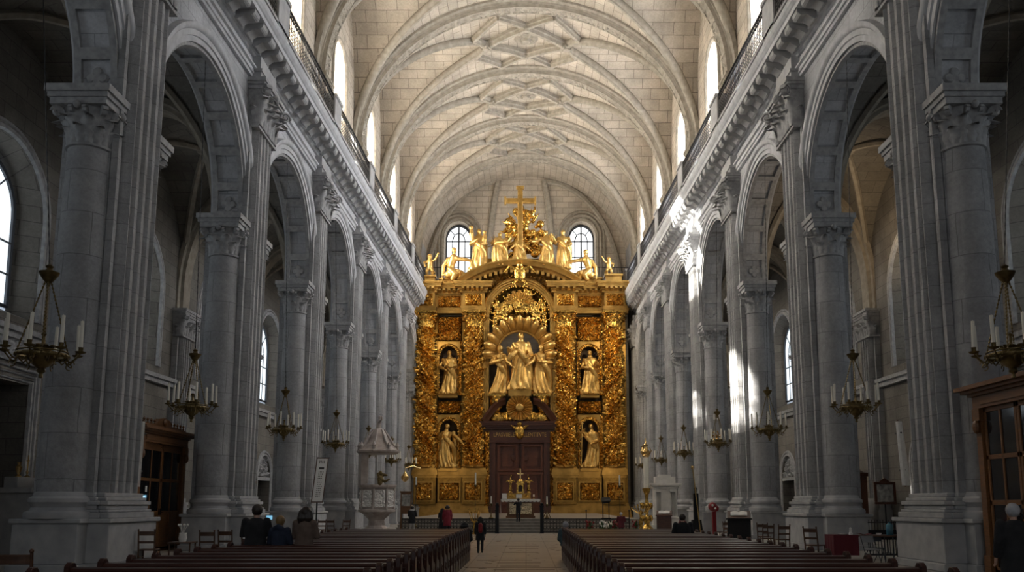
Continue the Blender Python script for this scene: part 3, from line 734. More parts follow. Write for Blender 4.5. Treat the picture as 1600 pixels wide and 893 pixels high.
# ---- aisles ---------------------------------------------------------------
XO = 19.5
AHX = (XO-12-TW)/2; AXC = 12+TW+AHX; AZ = 13.6; AH = 6.0
for s in (-1,1):
    AW = empty(f'wall_aisle_{SIDE[s]}', (s*XO,30,0), kind='structure'); AO = np.array([s*XO,30,0])
    AC = empty(f'ceiling_aisle_{SIDE[s]}', (s*AXC,30,AZ), kind='structure'); ACO = np.array([s*AXC,30,AZ])
    for j in BAYS:
        Y = BC[j]; b = MB()
        put = lambda a,z: (s*XO, Y+a, z)
        H = arch_hole(0,5.4,8.9,15.6); HH = hole_wall(b, H, (-HB,HB,8.2,20.5), put); n = len(HH)
        b.add([(s*XO,Y+a,z) for a,z in HH]+[(s*(XO+.85),Y+a*.8,12.4+(z-12.4)*.9) for a,z in HH], [(i,(i+1)%n,n+(i+1)%n,n+i) for i in range(n)])
        # lower zone with a chapel recess
        cw,ch = (2.7,6.4) if j in (0,1) else (1.5,5.2)
        H = [(-cw,.02),(cw,.02),(cw,ch),(-cw,ch)] if j in (0,1) else arch_hole(0,2*cw,.02,ch)
        HH = hole_wall(b, H, (-HB,HB,0,8.2), put); n = len(HH)
        b.add([(s*XO,Y+a,z) for a,z in HH]+[(s*(XO+2.2),Y+a,z) for a,z in HH], [(i,(i+1)%n,n+(i+1)%n,n+i) for i in range(n)])
        b.box(min(s*(XO+2.2),s*(XO+2.4)),max(s*(XO+2.2),s*(XO+2.4)),Y-cw-.5,Y+cw+.5,0,ch+.5)
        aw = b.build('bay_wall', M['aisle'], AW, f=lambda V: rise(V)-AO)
        b = MB(); x0,x1 = sorted((s*XO, s*(XO-.22)))
        b.box(x0,x1,Y-HB,Y+HB,8.0,8.25); b.box(*sorted((s*XO,s*(XO-.34))),Y-HB,Y+HB,8.25,8.45)
        for r,t in ((2.85,.14),(3.1,.1)):
            b.tube([(s*XO,Y-r,8.9),(s*XO,Y-r,12.9)]+[(s*XO,Y-r*math.cos(t_),12.9+r*math.sin(t_)) for t_ in np.linspace(0,PI,22)][1:-1]+[(s*XO,Y+r,12.9),(s*XO,Y+r,8.9)], t, 6)
        if j in (0,1):
            for e,t in ((.12,.12),(.34,.1),(.55,.13)): b.tube([(s*XO,Y-cw-e,0),(s*XO,Y-cw-e,ch+e),(s*XO,Y+cw+e,ch+e),(s*XO,Y+cw+e,0)], t, 6)
            Ug,Vg = np.meshgrid(np.linspace(-cw-.6,cw+.6,80),np.linspace(ch+.75,8.0,16),indexing='ij'); R_ = relief(Ug,Vg,.5,j+31)
            b.grid(np.stack([s*(XO-.02-.16*R_), Y+Ug, Vg],-1))
        else:
            for e,t in ((.1,.1),(.3,.12)): b.tube([(s*XO,Y-cw-e,0),(s*XO,Y-cw-e,ch-cw)]+[(s*XO,Y-(cw+e)*math.cos(t_),ch-cw+(cw+e)*math.sin(t_)) for t_ in np.linspace(0,PI,20)][1:-1]+[(s*XO,Y+cw+e,ch-cw),(s*XO,Y+cw+e,0)], t, 6)
            Ug,Vg = np.meshgrid(np.linspace(-cw,cw,40),np.linspace(ch-cw+.05,ch-.05,20),indexing='ij'); R_ = relief(Ug,Vg,.5,j+31)
            ok = np.sqrt(np.clip(cw**2-(Vg-ch+cw)**2,0,None))/cw
            b.grid(np.stack([s*(XO+.35-.3*R_), Y+Ug*ok, Vg],-1)); b.box(*sorted((s*(XO+.5),s*XO)),Y-cw,Y+cw,ch-cw-.25,ch-cw)
        b.build('mouldings', M['carved'], aw, f=lambda V: rise(V)-AO, smooth=50)
        wn += 1; window(wn, 0, 4.1, 9.4, 15.0, lambda a,z,d,s=s,Y=Y: tuple(rise(np.array([[s*(XO+.72+d), Y+a, z]]))[0]), WIN_AI, 4, 1.25)
        # groined vault of the aisle bay
        xs = np.sin(np.linspace(-PI/2,PI/2,25)); ys = np.sin(np.linspace(-PI/2,PI/2,33))
        X,Yg = np.meshgrid(xs,ys,indexing='ij'); Z = np.maximum(np.sqrt(np.clip(1-X**2,0,1)), np.sqrt(np.clip(1-Yg**2,0,1)))*AH+AZ
        b = MB(); b.grid(np.stack([s*(AXC+X*AHX), Y+Yg*HB, Z],-1))
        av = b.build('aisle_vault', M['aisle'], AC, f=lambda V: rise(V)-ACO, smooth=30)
        b = MB()
        for p in (-1,1):
            b.tube([(s*(AXC+u*AHX), Y+p*u*HB, AZ+AH*math.sqrt(max(0,1-u*u))-.06) for u in np.sin(np.linspace(-PI/2,PI/2,33))], .17, 6)
        b.ball((s*AXC,Y,AZ+AH-.1), .45, 10, (1,1,.5))
        b.build('diagonal_ribs', M['rib'], av, f=lambda V: rise(V)-ACO, smooth=50)
    for k in range(-1,7):
        Y = PK[k]; b = MB(); t = np.linspace(0,PI,33)
        P = np.stack([s*(AXC-AHX*np.cos(t)), 0*t+Y, AZ+(AH-.3)*np.sin(t)],1); T = np.gradient(P,axis=0); T /= np.linalg.norm(T,axis=1,keepdims=True)
        N = np.stack([-T[:,2]*np.sign(T[:,0]*0+s), 0*t, T[:,0]*s],1); N = np.where((np.sum(N*(np.array([s*AXC,Y,AZ])-P),1)<0)[:,None],-N,N)
        P = np.concatenate([[[s*(AXC-AHX),Y,12.4]],P,[[s*(AXC+AHX),Y,12.4]]]); N = np.concatenate([[N[0]],N,[N[-1]]])
        b.sweep(P, N, (0,1,0), [(-.15,-.7),(.1,-.7),(.14,-.5),(.3,-.44),(.3,.44),(.14,.5),(.1,.7),(-.15,.7)])
        b.build('transverse_rib', M['rib'], AC, f=lambda V: rise(V)-ACO, smooth=25)
# wall responds of the aisles, the same on every pier line
def make_respond():
    r = empty('pilaster', kind='structure'); b = MB(); pr = flute_profile(.85,.3,.5)
    b.loft([[(x,y,z) for y,x in pr] for z in np.linspace(2.1,11.0,6)], True, True); b.build('shaft', M['stone'], r)
    b = MB(); b.box(0,.75,-1.1,1.1,0,1.35)
    for e,z0,z1 in ((.26,1.35,1.5),(.18,1.5,1.6),(.1,1.6,1.75),(.16,1.75,1.9),(.05,1.9,2.12)): b.box(0,.5+e,-.85-e,.85+e,z0,z1)
    b.build('base', M['plain'], r)
    b = MB(); b.frustum((.25,0),(.3,.85),(.4,.98),11.0,12.1); b.box(0,.6,-.95,.95,10.95,11.05); L1 = leaf_mb(.5,.7,.34); L2 = leaf_mb(.5,1.05,.42)
    for y in (-.6,0,.6): b.merge(L1, RZ(0,(.55,y,11.0)))
    for y in (-.3,.3): b.merge(L2, RZ(0,(.56,y,11.0)))
    for q in (-1,1): b.merge(L2, RZ(q*PI/4,(.5,q*.85,11.0))); b.merge(scroll_mb(.2,.1), RZ(q*PI/4,(.78,q*1.05,12.0))); b.merge(L1, RZ(q*PI/2,(.25,q*.85,11.0)))
    abacus(b,0,.7,-1.0,1.0,12.1,12.5,.1); b.build('capital', M['carved'], r, smooth=50); return r
rsp = make_respond(); first = True
for s in (-1,1):
    for k in range(-1,7):
        if first: o = rsp; first = False
        else: o = dup(rsp)
        o.location = (s*XO,PK[k],0); o.rotation_euler = (0,0,0 if s<0 else PI)
# end wall of the aisles
for s in (-1,1):
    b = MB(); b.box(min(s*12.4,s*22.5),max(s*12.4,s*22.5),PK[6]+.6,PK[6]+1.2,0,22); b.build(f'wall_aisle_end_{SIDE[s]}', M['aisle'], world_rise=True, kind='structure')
# chancel platform and its steps
b = MB(); CH0 = 52.8; SH = .17
for i in range(5):
    y0 = CH0+.55*i; b.box(-8.2,7.4,y0,PK[6]-.2,SH*i,SH*(i+1)-.03); b.box(-8.24,7.44,y0-.04,PK[6]-.2,SH*(i+1)-.03,SH*(i+1))
b.build('trim_chancel_steps', M['step'], kind='structure')
CHZ = SH*5
# ================================================================== THE GILDED ALTARPIECE
YA = 88.6
AP = empty('altarpiece', (-.7,YA,CHZ), label='towering gilded baroque altarpiece with carved columns and niches filling the end of the nave', cat='altarpiece')
APO = np.array([-.7,YA,CHZ])
def px(x, y=600): return at(x,y,YA).x
def pz(y): return at(812,y,YA).z
def rect(x0,y0,x1,y1): return px(x0,(y0+y1)/2), px(x1,(y0+y1)/2), pz(y1), pz(y0)
def apart(b, name, m, parent=None, **k): return b.build(name, m, parent or AP, f=lambda V: V-APO, **k)
def pbox(b, x0,y0,x1,y1, d0, d1):
    """box seen at those pixels, from depth d1 (front, metres before the plane) back to d0"""
    a,c,z0,z1 = rect(x0,y0,x1,y1); b.box(a,c,YA-d1,YA-d0,z0,z1)
def stepped(b, x0,x1,yb,yt, d0, steps, ends=True):
    """moulded band: steps = [(fraction of height from the bottom, projection)]"""
    a,c,z0,z1 = rect(x0,yt,x1,yb); h = z1-z0; lo = 0
    for fr,pj in steps: b.box(a-pj*.8,c+pj*.8,YA-d0-pj,YA+.6,z0+h*lo,z0+h*fr); lo = fr
def relief_panel(b, x0,y0,x1,y1, depth, amp, cell, seed, n=None, base=0.0):
    a,c,z0,z1 = rect(x0,y0,x1,y1); nx = max(6,int((c-a)/.05)); nz = max(6,int((z1-z0)/.05))
    U,V = np.meshgrid(np.linspace(a,c,nx),np.linspace(z0,z1,nz),indexing='ij')
    R_ = relief(U,V,cell,seed); ed = np.minimum(np.minimum(U-a,c-U),np.minimum(V-z0,z1-V)); R_ = R_*np.clip(ed/.12,0,1)
    b.grid(np.stack([U, YA-depth-amp*R_, V],-1))
# --- body behind everything
b = MB()
pbox(b,646,447,756,812,-2.2,-1.45); pbox(b,869,447,979,812,-2.2,-1.45); pbox(b,646,447,683,812,-1.4,0); pbox(b,721,447,756,812,-1.4,0); pbox(b,869,447,901,812,-1.4,0); pbox(b,941,447,979,812,-1.4,0); pbox(b,757,400,868,500,-1.2,-.9); pbox(b,756,660,766,812,-1.2,0); pbox(b,858,660,869,812,-1.2,0)
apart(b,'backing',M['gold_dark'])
# --- predella: plinth, pedestals, cornice
cols = [(649,681),(724,758),(865,899),(943,975)]
for x0,x1 in ((643,762),(862,983)):
    b = MB(); stepped(b,x0,x1,812,799,.35,[(.4,.35),(.75,.28),(1,.2)]); stepped(b,x0+2,x1-2,799,786,.3,[(.35,.3),(.7,.22),(1,.1)]); apart(b,'plinth',M['gilt_wood'])
for x0,x1 in cols:
    b = MB(); pbox(b,x0-1,745,x1+1,787,-.3,1.0); apart(b,'pedestal_die',M['gold_dark']); b = MB(); stepped(b,x0-1,x1+1,746,731,.9,[(.25,.12),(.5,.26),(.8,.2),(1,.06)]); apart(b,'pedestal',M['gilt_wood'])
for x0,x1 in ((684,721),(902,940)): b = MB(); pbox(b,x0,745,x1,787,-.3,.35); apart(b,'predella_die',M['gold_dark']); b = MB(); stepped(b,x0,x1,746,731,.3,[(.25,.1),(.5,.2),(.8,.15),(1,.05)]); apart(b,'predella',M['gilt_wood'])
for i,(x0,x1,d) in enumerate(((652,676,1.02),(687,718,.37),(727,752,1.02),(870,894,1.02),(906,937,.37),(947,972,1.02))):
    b = MB(); relief_panel(b,x0,754,x1,781,d,.34,.75,i+40); p = apart(b,'relief_panel',M['gold'])
    b = MB(); a,c,z0,z1 = rect(x0,754,x1,781); frame_line(b,(a,c,z0,z1),.13,d-.1,d+.12,YA); apart(b,'panel_frame',M['gilt_wood'],p)
# --- four giant carved columns
for i,(x0,x1) in enumerate(cols):
    a,c,z0,z1 = rect(x0+2,513,x1-2,731); r = (c-a)/2; cx = (a+c)/2
    nt,nz = 70,300; T,Z = np.meshgrid(np.linspace(-1.65,1.65,nt),np.linspace(z0,z1,nz),indexing='ij')
    R_ = relief(T*r+i*5,Z,.82,i+11)
    sg = 1 if i in (0,2) else -1
    ph = (Z-z0)/3.1*2*PI*.5+sg*T; groove = np.abs(((ph/PI)%1)-.5)*2
    vine = np.clip((groove-.86)/.14,0,1); cut = np.clip((groove-.70)/.1,0,1)*(1-vine)
    RR = r*.74+.46*R_*(1-cut*.95)+.26*vine
    b = MB(); b.grid(np.stack([cx+np.sin(T)*RR, YA-.35-np.cos(T)*RR, Z],-1))
    col_ = apart(b,'column',M['gold'])
    b = MB(); rr = r*1.02
    b.lathe([(rr*.95,z0-.02),(rr*1.08,z0+.05),(rr*1.1,z0+.18),(rr*.98,z0+.26),(rr*1.03,z0+.34),(rr*.9,z0+.42)], 24, (cx,YA-.35,0)); apart(b,'base',M['gilt_wood'],col_,smooth=40)
    # capital: flared basket of leaves
    b = MB(); zt = pz(490); z2 = pz(513)
    b.lathe([(r*.85,z2-.1),(r*.98,z2-.05),(r*.98,z2+.05),(r*.85,z2+.12),(r*.9,z2+.8),(r*1.2,zt-.25)], 24, (cx,YA-.35,0))
    L1 = leaf_mb(.85,.8,.5); L2 = leaf_mb(.85,1.3,.62)
    for q in range(7):
        t = -PI+PI*q/6; b.merge(L1, RZ(t,(cx+math.cos(t)*r*.86,YA-.35+math.sin(t)*r*.86,z2+.08)))
        t += PI/12; b.merge(L2, RZ(t,(cx+math.cos(t)*r*.88,YA-.35+math.sin(t)*r*.88,z2+.08)))
    for t in (-PI*.25,-PI*.75): b.merge(scroll_mb(.33,.16), RZ(t,(cx+math.cos(t)*r*1.35,YA-.35+math.sin(t)*r*1.35,zt-.35)))
    b.box(a-.25,c+.25,YA-r-.75,YA+.2,zt-.2,zt)
    apart(b,'capital',M['gold'],col_,smooth=50)
# --- entablature
d = .25
for u0,u1 in ((647,757),(868,980)):
        b = MB(); stepped(b,u0,u1,490,482,d,[(.5,.1),(.8,.18),(1,.25)]); pbox(b,u0,461,u1,482,-.3,d); stepped(b,u0,u1,461,446,d,[(.25,.25),(.45,.4),(.7,1.0),(.85,1.1),(1,1.2)])
        apart(b,'entablature',M['gilt_wood'])
for x0,x1 in cols:
    b = MB(); stepped(b,x0-1,x1+1,490,482,1.2,[(.5,.05),(.8,.12),(1,.18)]); pbox(b,x0,461,x1,482,-.3,1.2); stepped(b,x0-2,x1+2,461,446,1.2,[(.25,.15),(.45,.3),(.7,.8),(.85,.9),(1,1.0)]); ent = apart(b,'entablature_block',M['gilt_wood'])
for u0,u1,d in ((684,722,.55),(902,942,.55),(647,683,1.5),(722,758,1.5),(866,900,1.5),(942,978,1.5)):
    b = MB(); a,c,_,_ = rect(u0,450,u1,460); z1 = pz(454); n = max(4,int((c-a)/.5))
    for i in range(n):
        x = a+(c-a)*(i+.5)/n; b.prism([(YA-d-.1,z1-.38),(YA-d-.5,z1-.18),(YA-d-.55,z1+.05),(YA-d+.2,z1+.05),(YA-d+.2,z1-.38)], x-.14,x+.14,'x')
    apart(b,'dentil_row',M['gilt_wood'])
for i,(x0,x1,d) in enumerate(((652,678,1.2),(685,720,.27),(728,754,1.2),(870,896,1.2),(903,940,.27),(946,973,1.2))):
    b = MB(); relief_panel(b,x0,463,x1,481,d,.34,.6,i+60); apart(b,'frieze_relief',M['gold'])
# --- side bays with two niches each
statues = []
for sd,(u0,u1,xc) in enumerate(((683,722,701.5),(901,941,920.5))):
    b = MB(); relief_panel(b,u0+1,495,u1-1,534,.05,.45,.7,70+sd); apart(b,'upper_relief',M['gold'])
    b = MB(); relief_panel(b,u0+1,626,u1-1,646,.05,.4,.6,75+sd); apart(b,'middle_relief',M['gold'])
    for lv,(yt,yb) in enumerate(((541,617),(655,731))):
        hw = 14.5; cx = px(xc,(yt+yb)/2); z0 = pz(yb); z1 = pz(yt); w = px(xc+hw,600)-px(xc-hw,600); r = w/2
        a0,a1 = px(u0,600),px(u1,600); zt_,zb_ = pz(yt-7),pz(yb+1)
        b = MB(); H = arch_hole(cx,w,z0,z1,16); HH = hole_wall(b,H,(a0,a1,zb_,zt_),lambda a,z: (a,YA-.35,z)); n = len(HH)
        b.add([(a,YA-.35,z) for a,z in HH]+[(a,YA-.0,z) for a,z in HH],[(i,(i+1)%n,n+(i+1)%n,n+i) for i in range(n)])
        ni = apart(b,'niche',M['gilt_wood'])
        b = MB(); rings = []
        for t in np.linspace(0,PI,15):
            rings.append([(cx-r*math.cos(t),YA-.05+r*.6*math.sin(t),z) for z in np.linspace(z0,z1-r,4)])
        b.loft(rings,False,False)
        G = [[(cx-r*math.cos(t)*math.cos(e),YA-.05+r*.6*math.sin(t)*math.cos(e)*1.0,z1-r+r*math.sin(e)) for e in np.linspace(0,PI/2,8)] for t in np.linspace(0,PI,15)]
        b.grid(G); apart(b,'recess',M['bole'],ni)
        b = MB()
        for t in np.linspace(0,PI,15): b.ball((cx+r*1.0*math.cos(t),YA-.42,z1-r+r*1.0*math.sin(t)),.15,8)
        P = [(cx-r*1.16,YA-.4,z0)]+[(cx-r*1.16*math.cos(t),YA-.4,z1-r+r*1.16*math.sin(t)) for t in np.linspace(0,PI,20)]+[(cx+r*1.16,YA-.4,z0)]
        b.tube(P,.1,6)
        for q in (-1,1):
            for z in np.arange(z0+.3,z1-r,.5): b.ball((cx+q*r*1.0,YA-.42,z),.12,6)
        apart(b,'niche_border',M['gold'],ni,smooth=60)
        b = MB(); hh = z1-z0
        for q in (-1,1):
            x_ = a0+.02 if q<0 else a1-.02
            U,V = np.meshgrid(np.linspace(min(x_,cx+q*(r*1.2)),max(x_,cx+q*(r*1.2)),10),np.linspace(zb_,zt_,90),indexing='ij'); R_ = relief(U,V,.5,80+sd+lv)
            b.grid(np.stack([U,YA-.36-.2*R_,V],-1))
        apart(b,'niche_foliage',M['gold'],ni)
        b = MB(); b.box(cx-r*1.0,cx+r*1.0,YA-.75,YA+.2,z0-.35,z0-.1); b.box(cx-r*.85,cx+r*.85,YA-.65,YA+.2,z0-.1,z0+.02); apart(b,'ledge',M['gilt_wood'],ni)
        statues.append((cx,z0+.02,hh,sd,lv))
# --- centre: great arch with shell, cherubs and canopy
cx0 = px(812,500); zcA = pz(492); RO = px(867,492)-cx0
b = MB()
P = [(cx0+RO*1.0*math.cos(t),YA-.3,zcA+RO*1.0*math.sin(t)) for t in np.linspace(0,PI,40)]
P = [(cx0+RO,YA-.3,pz(660))]+P+[(cx0-RO,YA-.3,pz(660))]; N = [(-1,0,0)]+[(-math.cos(t),0,-math.sin(t)) for t in np.linspace(0,PI,40)]+[(1,0,0)]
b.sweep(P,N,(0,-1,0),[(-.25,-.8),(-.25,.3),(-.05,.45),(.1,.45),(.14,.3),(.3,.3),(.34,.15),(.55,.12),(.55,-.8)])
arch = apart(b,'great_arch',M['gilt_wood'],smooth=35)
b = MB()
for t in np.linspace(.05,PI-.05,25): b.ball((cx0+RO*.84*math.cos(t),YA-.15,zcA+RO*.84*math.sin(t)),.2,8,(1,1,1))
apart(b,'bead_row',M['gold'],arch,smooth=60)
b = MB()
hw = RO*.9
P0_ = [(cx0-hw,YA+1.6,pz(662)),(cx0+hw,YA+1.6,pz(662))]+[(cx0+hw*math.cos(t),YA+1.6,zcA+hw*math.sin(t)) for t in np.linspace(0,PI,24)]
b.add(P0_,[tuple(range(len(P0_)))])
for q in (-1,1): b.box(cx0+q*hw-.05,cx0+q*hw+.05,YA-.2,YA+1.6,pz(662),zcA)
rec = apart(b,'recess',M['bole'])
b = MB(); T,Rr = np.meshgrid(np.linspace(0,PI,130),np.linspace(.02,RO*.86,50),indexing='ij')
U = cx0+Rr*np.cos(T); V = zcA-.9+Rr*np.sin(T)*1.12; R_ = relief(U,V,.85,91)
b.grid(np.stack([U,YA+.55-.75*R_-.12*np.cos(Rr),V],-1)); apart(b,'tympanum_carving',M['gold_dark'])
b = MB(); zs_ = pz(478)
for i in range(15):
    t = PI*(i+.5)/15; L = px(836,470)-cx0; L *= (1.0 if i%2 else .86)
    d = np.array([math.cos(t),0,math.sin(t)]); s_ = np.array([-math.sin(t),0,math.cos(t)]); c = np.array([cx0,YA-.35,zs_])
    w0,w1 = .06,.23
    V = [c+d*.3-s_*w0,c+d*.3+s_*w0,c+d*L+s_*w1,c+d*L*1.07,c+d*L-s_*w1]; mid = [c+d*.3+np.array([0,-.12,0]),c+d*L*.96+np.array([0,-.3,0])]
    b.add(V+mid,[(0,5,6,4),(5,1,2,6),(2,3,6),(3,4,6)])
apart(b,'shell_of_rays',M['gold_fig'])
b = MB()
rg = random.Random(5)
for i in range(26):
    t = PI*(i+.5)/26+rg.uniform(-.05,.05); rr_ = rg.choice([.42,.56,.7,.78])*RO; x = cx0+rr_*math.cos(t); z = zcA-.8+rr_*1.1*math.sin(t)
    b.ball((x,YA-.3,z+.28),.26,10); b.ball((x,YA-.22,z-.12),.33,10,(1,.8,1.2)); 
    for q in (-1,1): b.limb([(x+q*.25,YA-.3,z),(x+q*.5,YA-.42,z-.05),(x+q*.62,YA-.5,z+.2)],[.11,.09,.07],8); b.limb([(x+q*.12,YA-.25,z-.4),(x+q*.25,YA-.45,z-.7),(x+q*.2,YA-.3,z-.95)],[.15,.12,.08],8)
apart(b,'cherub_group',M['gold'],voxel=.07)
b = MB(); zcC = pz(556); R0 = px(849,556)-cx0; R1 = px(867,556)-cx0; nl = 13
T,Q = np.meshgrid(np.linspace(-.12,PI+.12,240),np.linspace(0,1,14),indexing='ij')
lobe = np.abs(np.sin((T+.12)/(PI+.24)*nl*PI)); rad = R0+(R1-R0)*Q*(.80+.3*lobe)
dep = .35+1.25*np.sin(Q*PI*.62)*(.45+.55*lobe)
b.grid(np.stack([cx0+rad*np.cos(T),YA-.1-dep,zcC+rad*np.sin(T)*1.06],-1))
can = apart(b,'scalloped_canopy',M['gold_fig'],smooth=40)
b = MB(); b.tube([(cx0+R0*.97*math.cos(t),YA-.45,zcC+R0*1.03*math.sin(t)) for t in np.linspace(-.12,PI+.12,40)],.14,7)
for i in range(nl+1):
    t = -.12+(PI+.24)*i/nl; b.tube([(cx0+q*math.cos(t),YA-.5-.75*math.sin((q-R0)/(R1-R0)*PI*.62),zcC+q*1.06*math.sin(t)) for q in np.linspace(R0,R1*.97,8)],.07,5)
apart(b,'canopy_ribs',M['gilt_wood'],can,smooth=60)
# sun disc pedestal, side corbels
b = MB(); pbox(b,795,611,830,621,-.2,1.5); pbox(b,798,620,827,624,-.2,1.3); ped = apart(b,'statue_pedestal',M['gilt_wood'])
cz_ = pz(638); rs = px(832,638)-cx0
b = MB(); nr = 24; T,Q = np.meshgrid(np.linspace(0,2*PI,nr*8+1),np.linspace(.16,1,10),indexing='ij')
sw = np.abs(((T/(2*PI)*nr)%1)-.5)*2; rr_ = rs*Q*(1-.06*sw*Q)
b.grid(np.stack([cx0+rr_*np.cos(T),YA-1.1-.3*(1-sw)*Q**.6-.15*Q,cz_+rr_*np.sin(T)],-1))
b.lathe([(.001,-.35),(.25,-.33),(.4,-.2),(.42,0),(.42,.3)],18,(cx0,YA-1.2,cz_),axis='y'); b.lathe([(rs,0),(rs,1.0)],48,(cx0,YA-1.15,cz_),axis='y')
apart(b,'sun_disc',M['gold_fig'],ped)
for q in (-1,1):
    b = MB(); xx = cx0+q*(px(847,620)-cx0); zt_ = pz(617)
    b.box(xx-.95,xx+.95,YA-1.15,YA+.2,zt_-.22,zt_); b.lathe([(.85,zt_-.22),(.75,zt_-.5),(.8,zt_-.9),(.5,zt_-1.6),(.2,zt_-2.0),(.001,zt_-2.2)],16,(xx,YA-.35,0))
    for t in np.linspace(-PI,0,6): b.merge(leaf_mb(.7,1.1,.4),RZ(t,(xx+.35*math.cos(t),YA-.35+.35*math.sin(t),zt_-1.7)))
    b.ball((xx,YA-1.0,zt_-.8),.32,10); apart(b,'statue_corbel',M['gold'],smooth=50)
# --- doorway of dark red wood
b = MB()
pbox(b,757,672,867,690,-.8,.45); pbox(b,760,690,773,806,-.8,.3); pbox(b,852,690,864,806,-.8,.3)
stepped(b,757,867,671,659,.5,[(.25,.1),(.5,.3),(.8,.55),(1,.65)])
stepped(b,762,862,692,688,.4,[(.5,.1),(1,.16)]); pbox(b,769,690,774,806,-.8,.42); pbox(b,850,690,855,806,-.8,.42)
for q in (-1,1):
    P = []; N = []
    for t in np.linspace(.05,1,16):
        x = cx0+q*(px(868,650)-cx0)*(1-.62*t); z = pz(661)+(pz(628)-pz(661))*math.sin(t*PI/2)*1.0; P.append((x,YA-.3,z))
    P = np.array(P); T = np.gradient(P,axis=0); T /= np.linalg.norm(T,axis=1,keepdims=True); N = np.stack([-T[:,2]*q*-1,0*T[:,0],T[:,0]*q*-1],1)
    b.sweep(P,N,(0,-1,0),[(-.35,-.4),(-.35,.6),(-.1,.75),(.1,.95),(.32,1.0),(.36,.9),(.36,-.4)])
dw = apart(b,'doorway',M['redwood'],smooth=30)
b = MB()
for q in (-1,1):
    xx = cx0+q*(px(845,655)-cx0); b.ball((xx,YA-.35,pz(654)),1.0,12,(1.0,.5,.75)); 
    for i in range(5): b.limb([(xx-q*(.6+.4*i),YA-.5,pz(658)+.2),(xx-q*(.5+.5*i),YA-.75,pz(648)+.15*(i%2)),(xx-q*(.8+.42*i),YA-.6,pz(644))],[.3,.24,.12],8)
apart(b,'pediment_carving',M['gold'],voxel=.08)
for a0,a1 in ((774,812),(813,851)):
    b = MB(); pbox(b,a0,692,a1,806,-.75,-.25)
    for y0,y1 in ((697,733),(741,786)):
        a,c,z0,z1 = rect(a0+6,y0,a1-6,y1); frame_line(b,(a,c,z0,z1),.16,.2,.34,YA+.0); 
        b.box(a+.3,c-.3,YA+.15,YA+.27,z0+.3,z1-.3)
    lf = apart(b,'door_leaf',M['doorwood'],dw)
b = MB(); b.lathe([(.001,-.3),(.3,-.28),(.32,-.2),(.1,-.1)],16,(px(821,0 or 715),YA+.05,pz(715)),axis='y'); b.lathe([(.001,-.3),(.3,-.28),(.32,-.2),(.1,-.1)],16,(px(803,715),YA+.05,pz(715)),axis='y')
apart(b,'door_bosses',M['redwood'],dw)
for x0,x1 in ((757,765),(859,867)): b = MB(); relief_panel(b,x0,674,x1,790,.5,.35,.55,int(x0)); apart(b,'gilded_strip',M['gold'])
b = MB(); zc2 = pz(676); b.ball((cx0,YA-.85,zc2),.62,16,(.85,.5,1.15)); b.ball((cx0,YA-.95,zc2+.9),.3,10); 
for q in (-1,1): b.limb([(cx0+q*.5,YA-.8,zc2+.5),(cx0+q*.95,YA-.85,zc2+.85),(cx0+q*.5,YA-.85,zc2+1.1)],[.2,.17,.1],8)
apart(b,'coat_of_arms',M['gold'],voxel=.06)
def text_mesh(name, s, size, loc, m, parent=None, off=(0,0,0), depth=.03, rot=(PI/2,0,0), align='CENTER', wscale=1.0, label=None):
    cu = bpy.data.curves.new(name,'FONT'); cu.body = s; cu.size = size; cu.extrude = depth; cu.align_x = align; cu.align_y = 'CENTER'; cu.resolution_u = 2
    t = bpy.data.objects.new(name,cu); COL.objects.link(t); dg = bpy.context.evaluated_depsgraph_get()
    me = bpy.data.meshes.new_from_object(t.evaluated_get(dg)); bpy.data.objects.remove(t); me.materials.clear(); me.materials.append(m)
    o = bpy.data.objects.new(name,me); COL.objects.link(o)
    if parent is not None: set_parent(o,parent)
    o.location = Vector(loc)-Vector(off); o.rotation_euler = rot; o.scale = (wscale,1,1); return o
zi = pz(679.5); la = (px(772,680)+px(804,680))/2; lb = (px(819,680)+px(851,680))/2
text_mesh('inscription','LPASVIIELE',.62,(la,YA-.46,zi),M['gold_fig'],AP,APO,wscale=.78)
text_mesh('inscription','ILLENTITVTE',.62,(lb,YA-.46,zi),M['gold_fig'],AP,APO,wscale=.72)
# --- segmental pediment over the arch
b = MB(); xa,xb_ = px(715,446),px(908,446); zt0 = pz(447); hgt = pz(413)-zt0
def seg(t0,t1,dd,sh=0):
    P = []
    for t in np.linspace(t0,t1,18): x = xa+(xb_-xa)*t; P.append((x,YA-.2-dd,zt0+sh+hgt*(1-(2*t-1)**2)**.85))
    P = np.array(P); T = np.gradient(P,axis=0); T /= np.linalg.norm(T,axis=1,keepdims=True); N = np.stack([-T[:,2],0*T[:,0],T[:,0]],1)
    b.sweep(P,N,(0,-1,0),[(-.75,-1.3),(-.75,.2),(-.5,.35),(-.4,.7),(-.1,.85),(.05,1.05),(.2,1.1),(.2,-1.3)])
seg(.015,.29,.5); seg(.71,.985,.5); seg(.28,.72,.15,.05)
ped2 = apart(b,'segmental_pediment',M['gilt_wood'],smooth=30)
b = MB()
for i in range(22):
    t = .06+.88*i/21; x = xa+(xb_-xa)*t; z = zt0+hgt*(1-(2*t-1)**2)**.85-1.0; b.box(x-.16,x+.16,YA-1.1,YA-.2,z-.16,z+.2)
apart(b,'dentils',M['gilt_wood'],ped2)
b = MB(); U,V = np.meshgrid(np.linspace(0.03,.97,150),np.linspace(0,1,24),indexing='ij'); X = xa+(xb_-xa)*U
top = zt0+hgt*(1-(2*U-1)**2)**.85-.5; bot = np.where(np.abs(X-cx0)<RO*1.03, np.maximum(zt0-1.2, zcA+np.sqrt(np.clip((RO*1.03)**2-(X-cx0)**2,0,None))), zt0-1.0); Z = bot+(np.maximum(top,bot+.05)-bot)*V
b.grid(np.stack([X,YA-.05-.5*relief(X,Z,.7,99),Z],-1)); apart(b,'pediment_relief',M['gold_dark'])
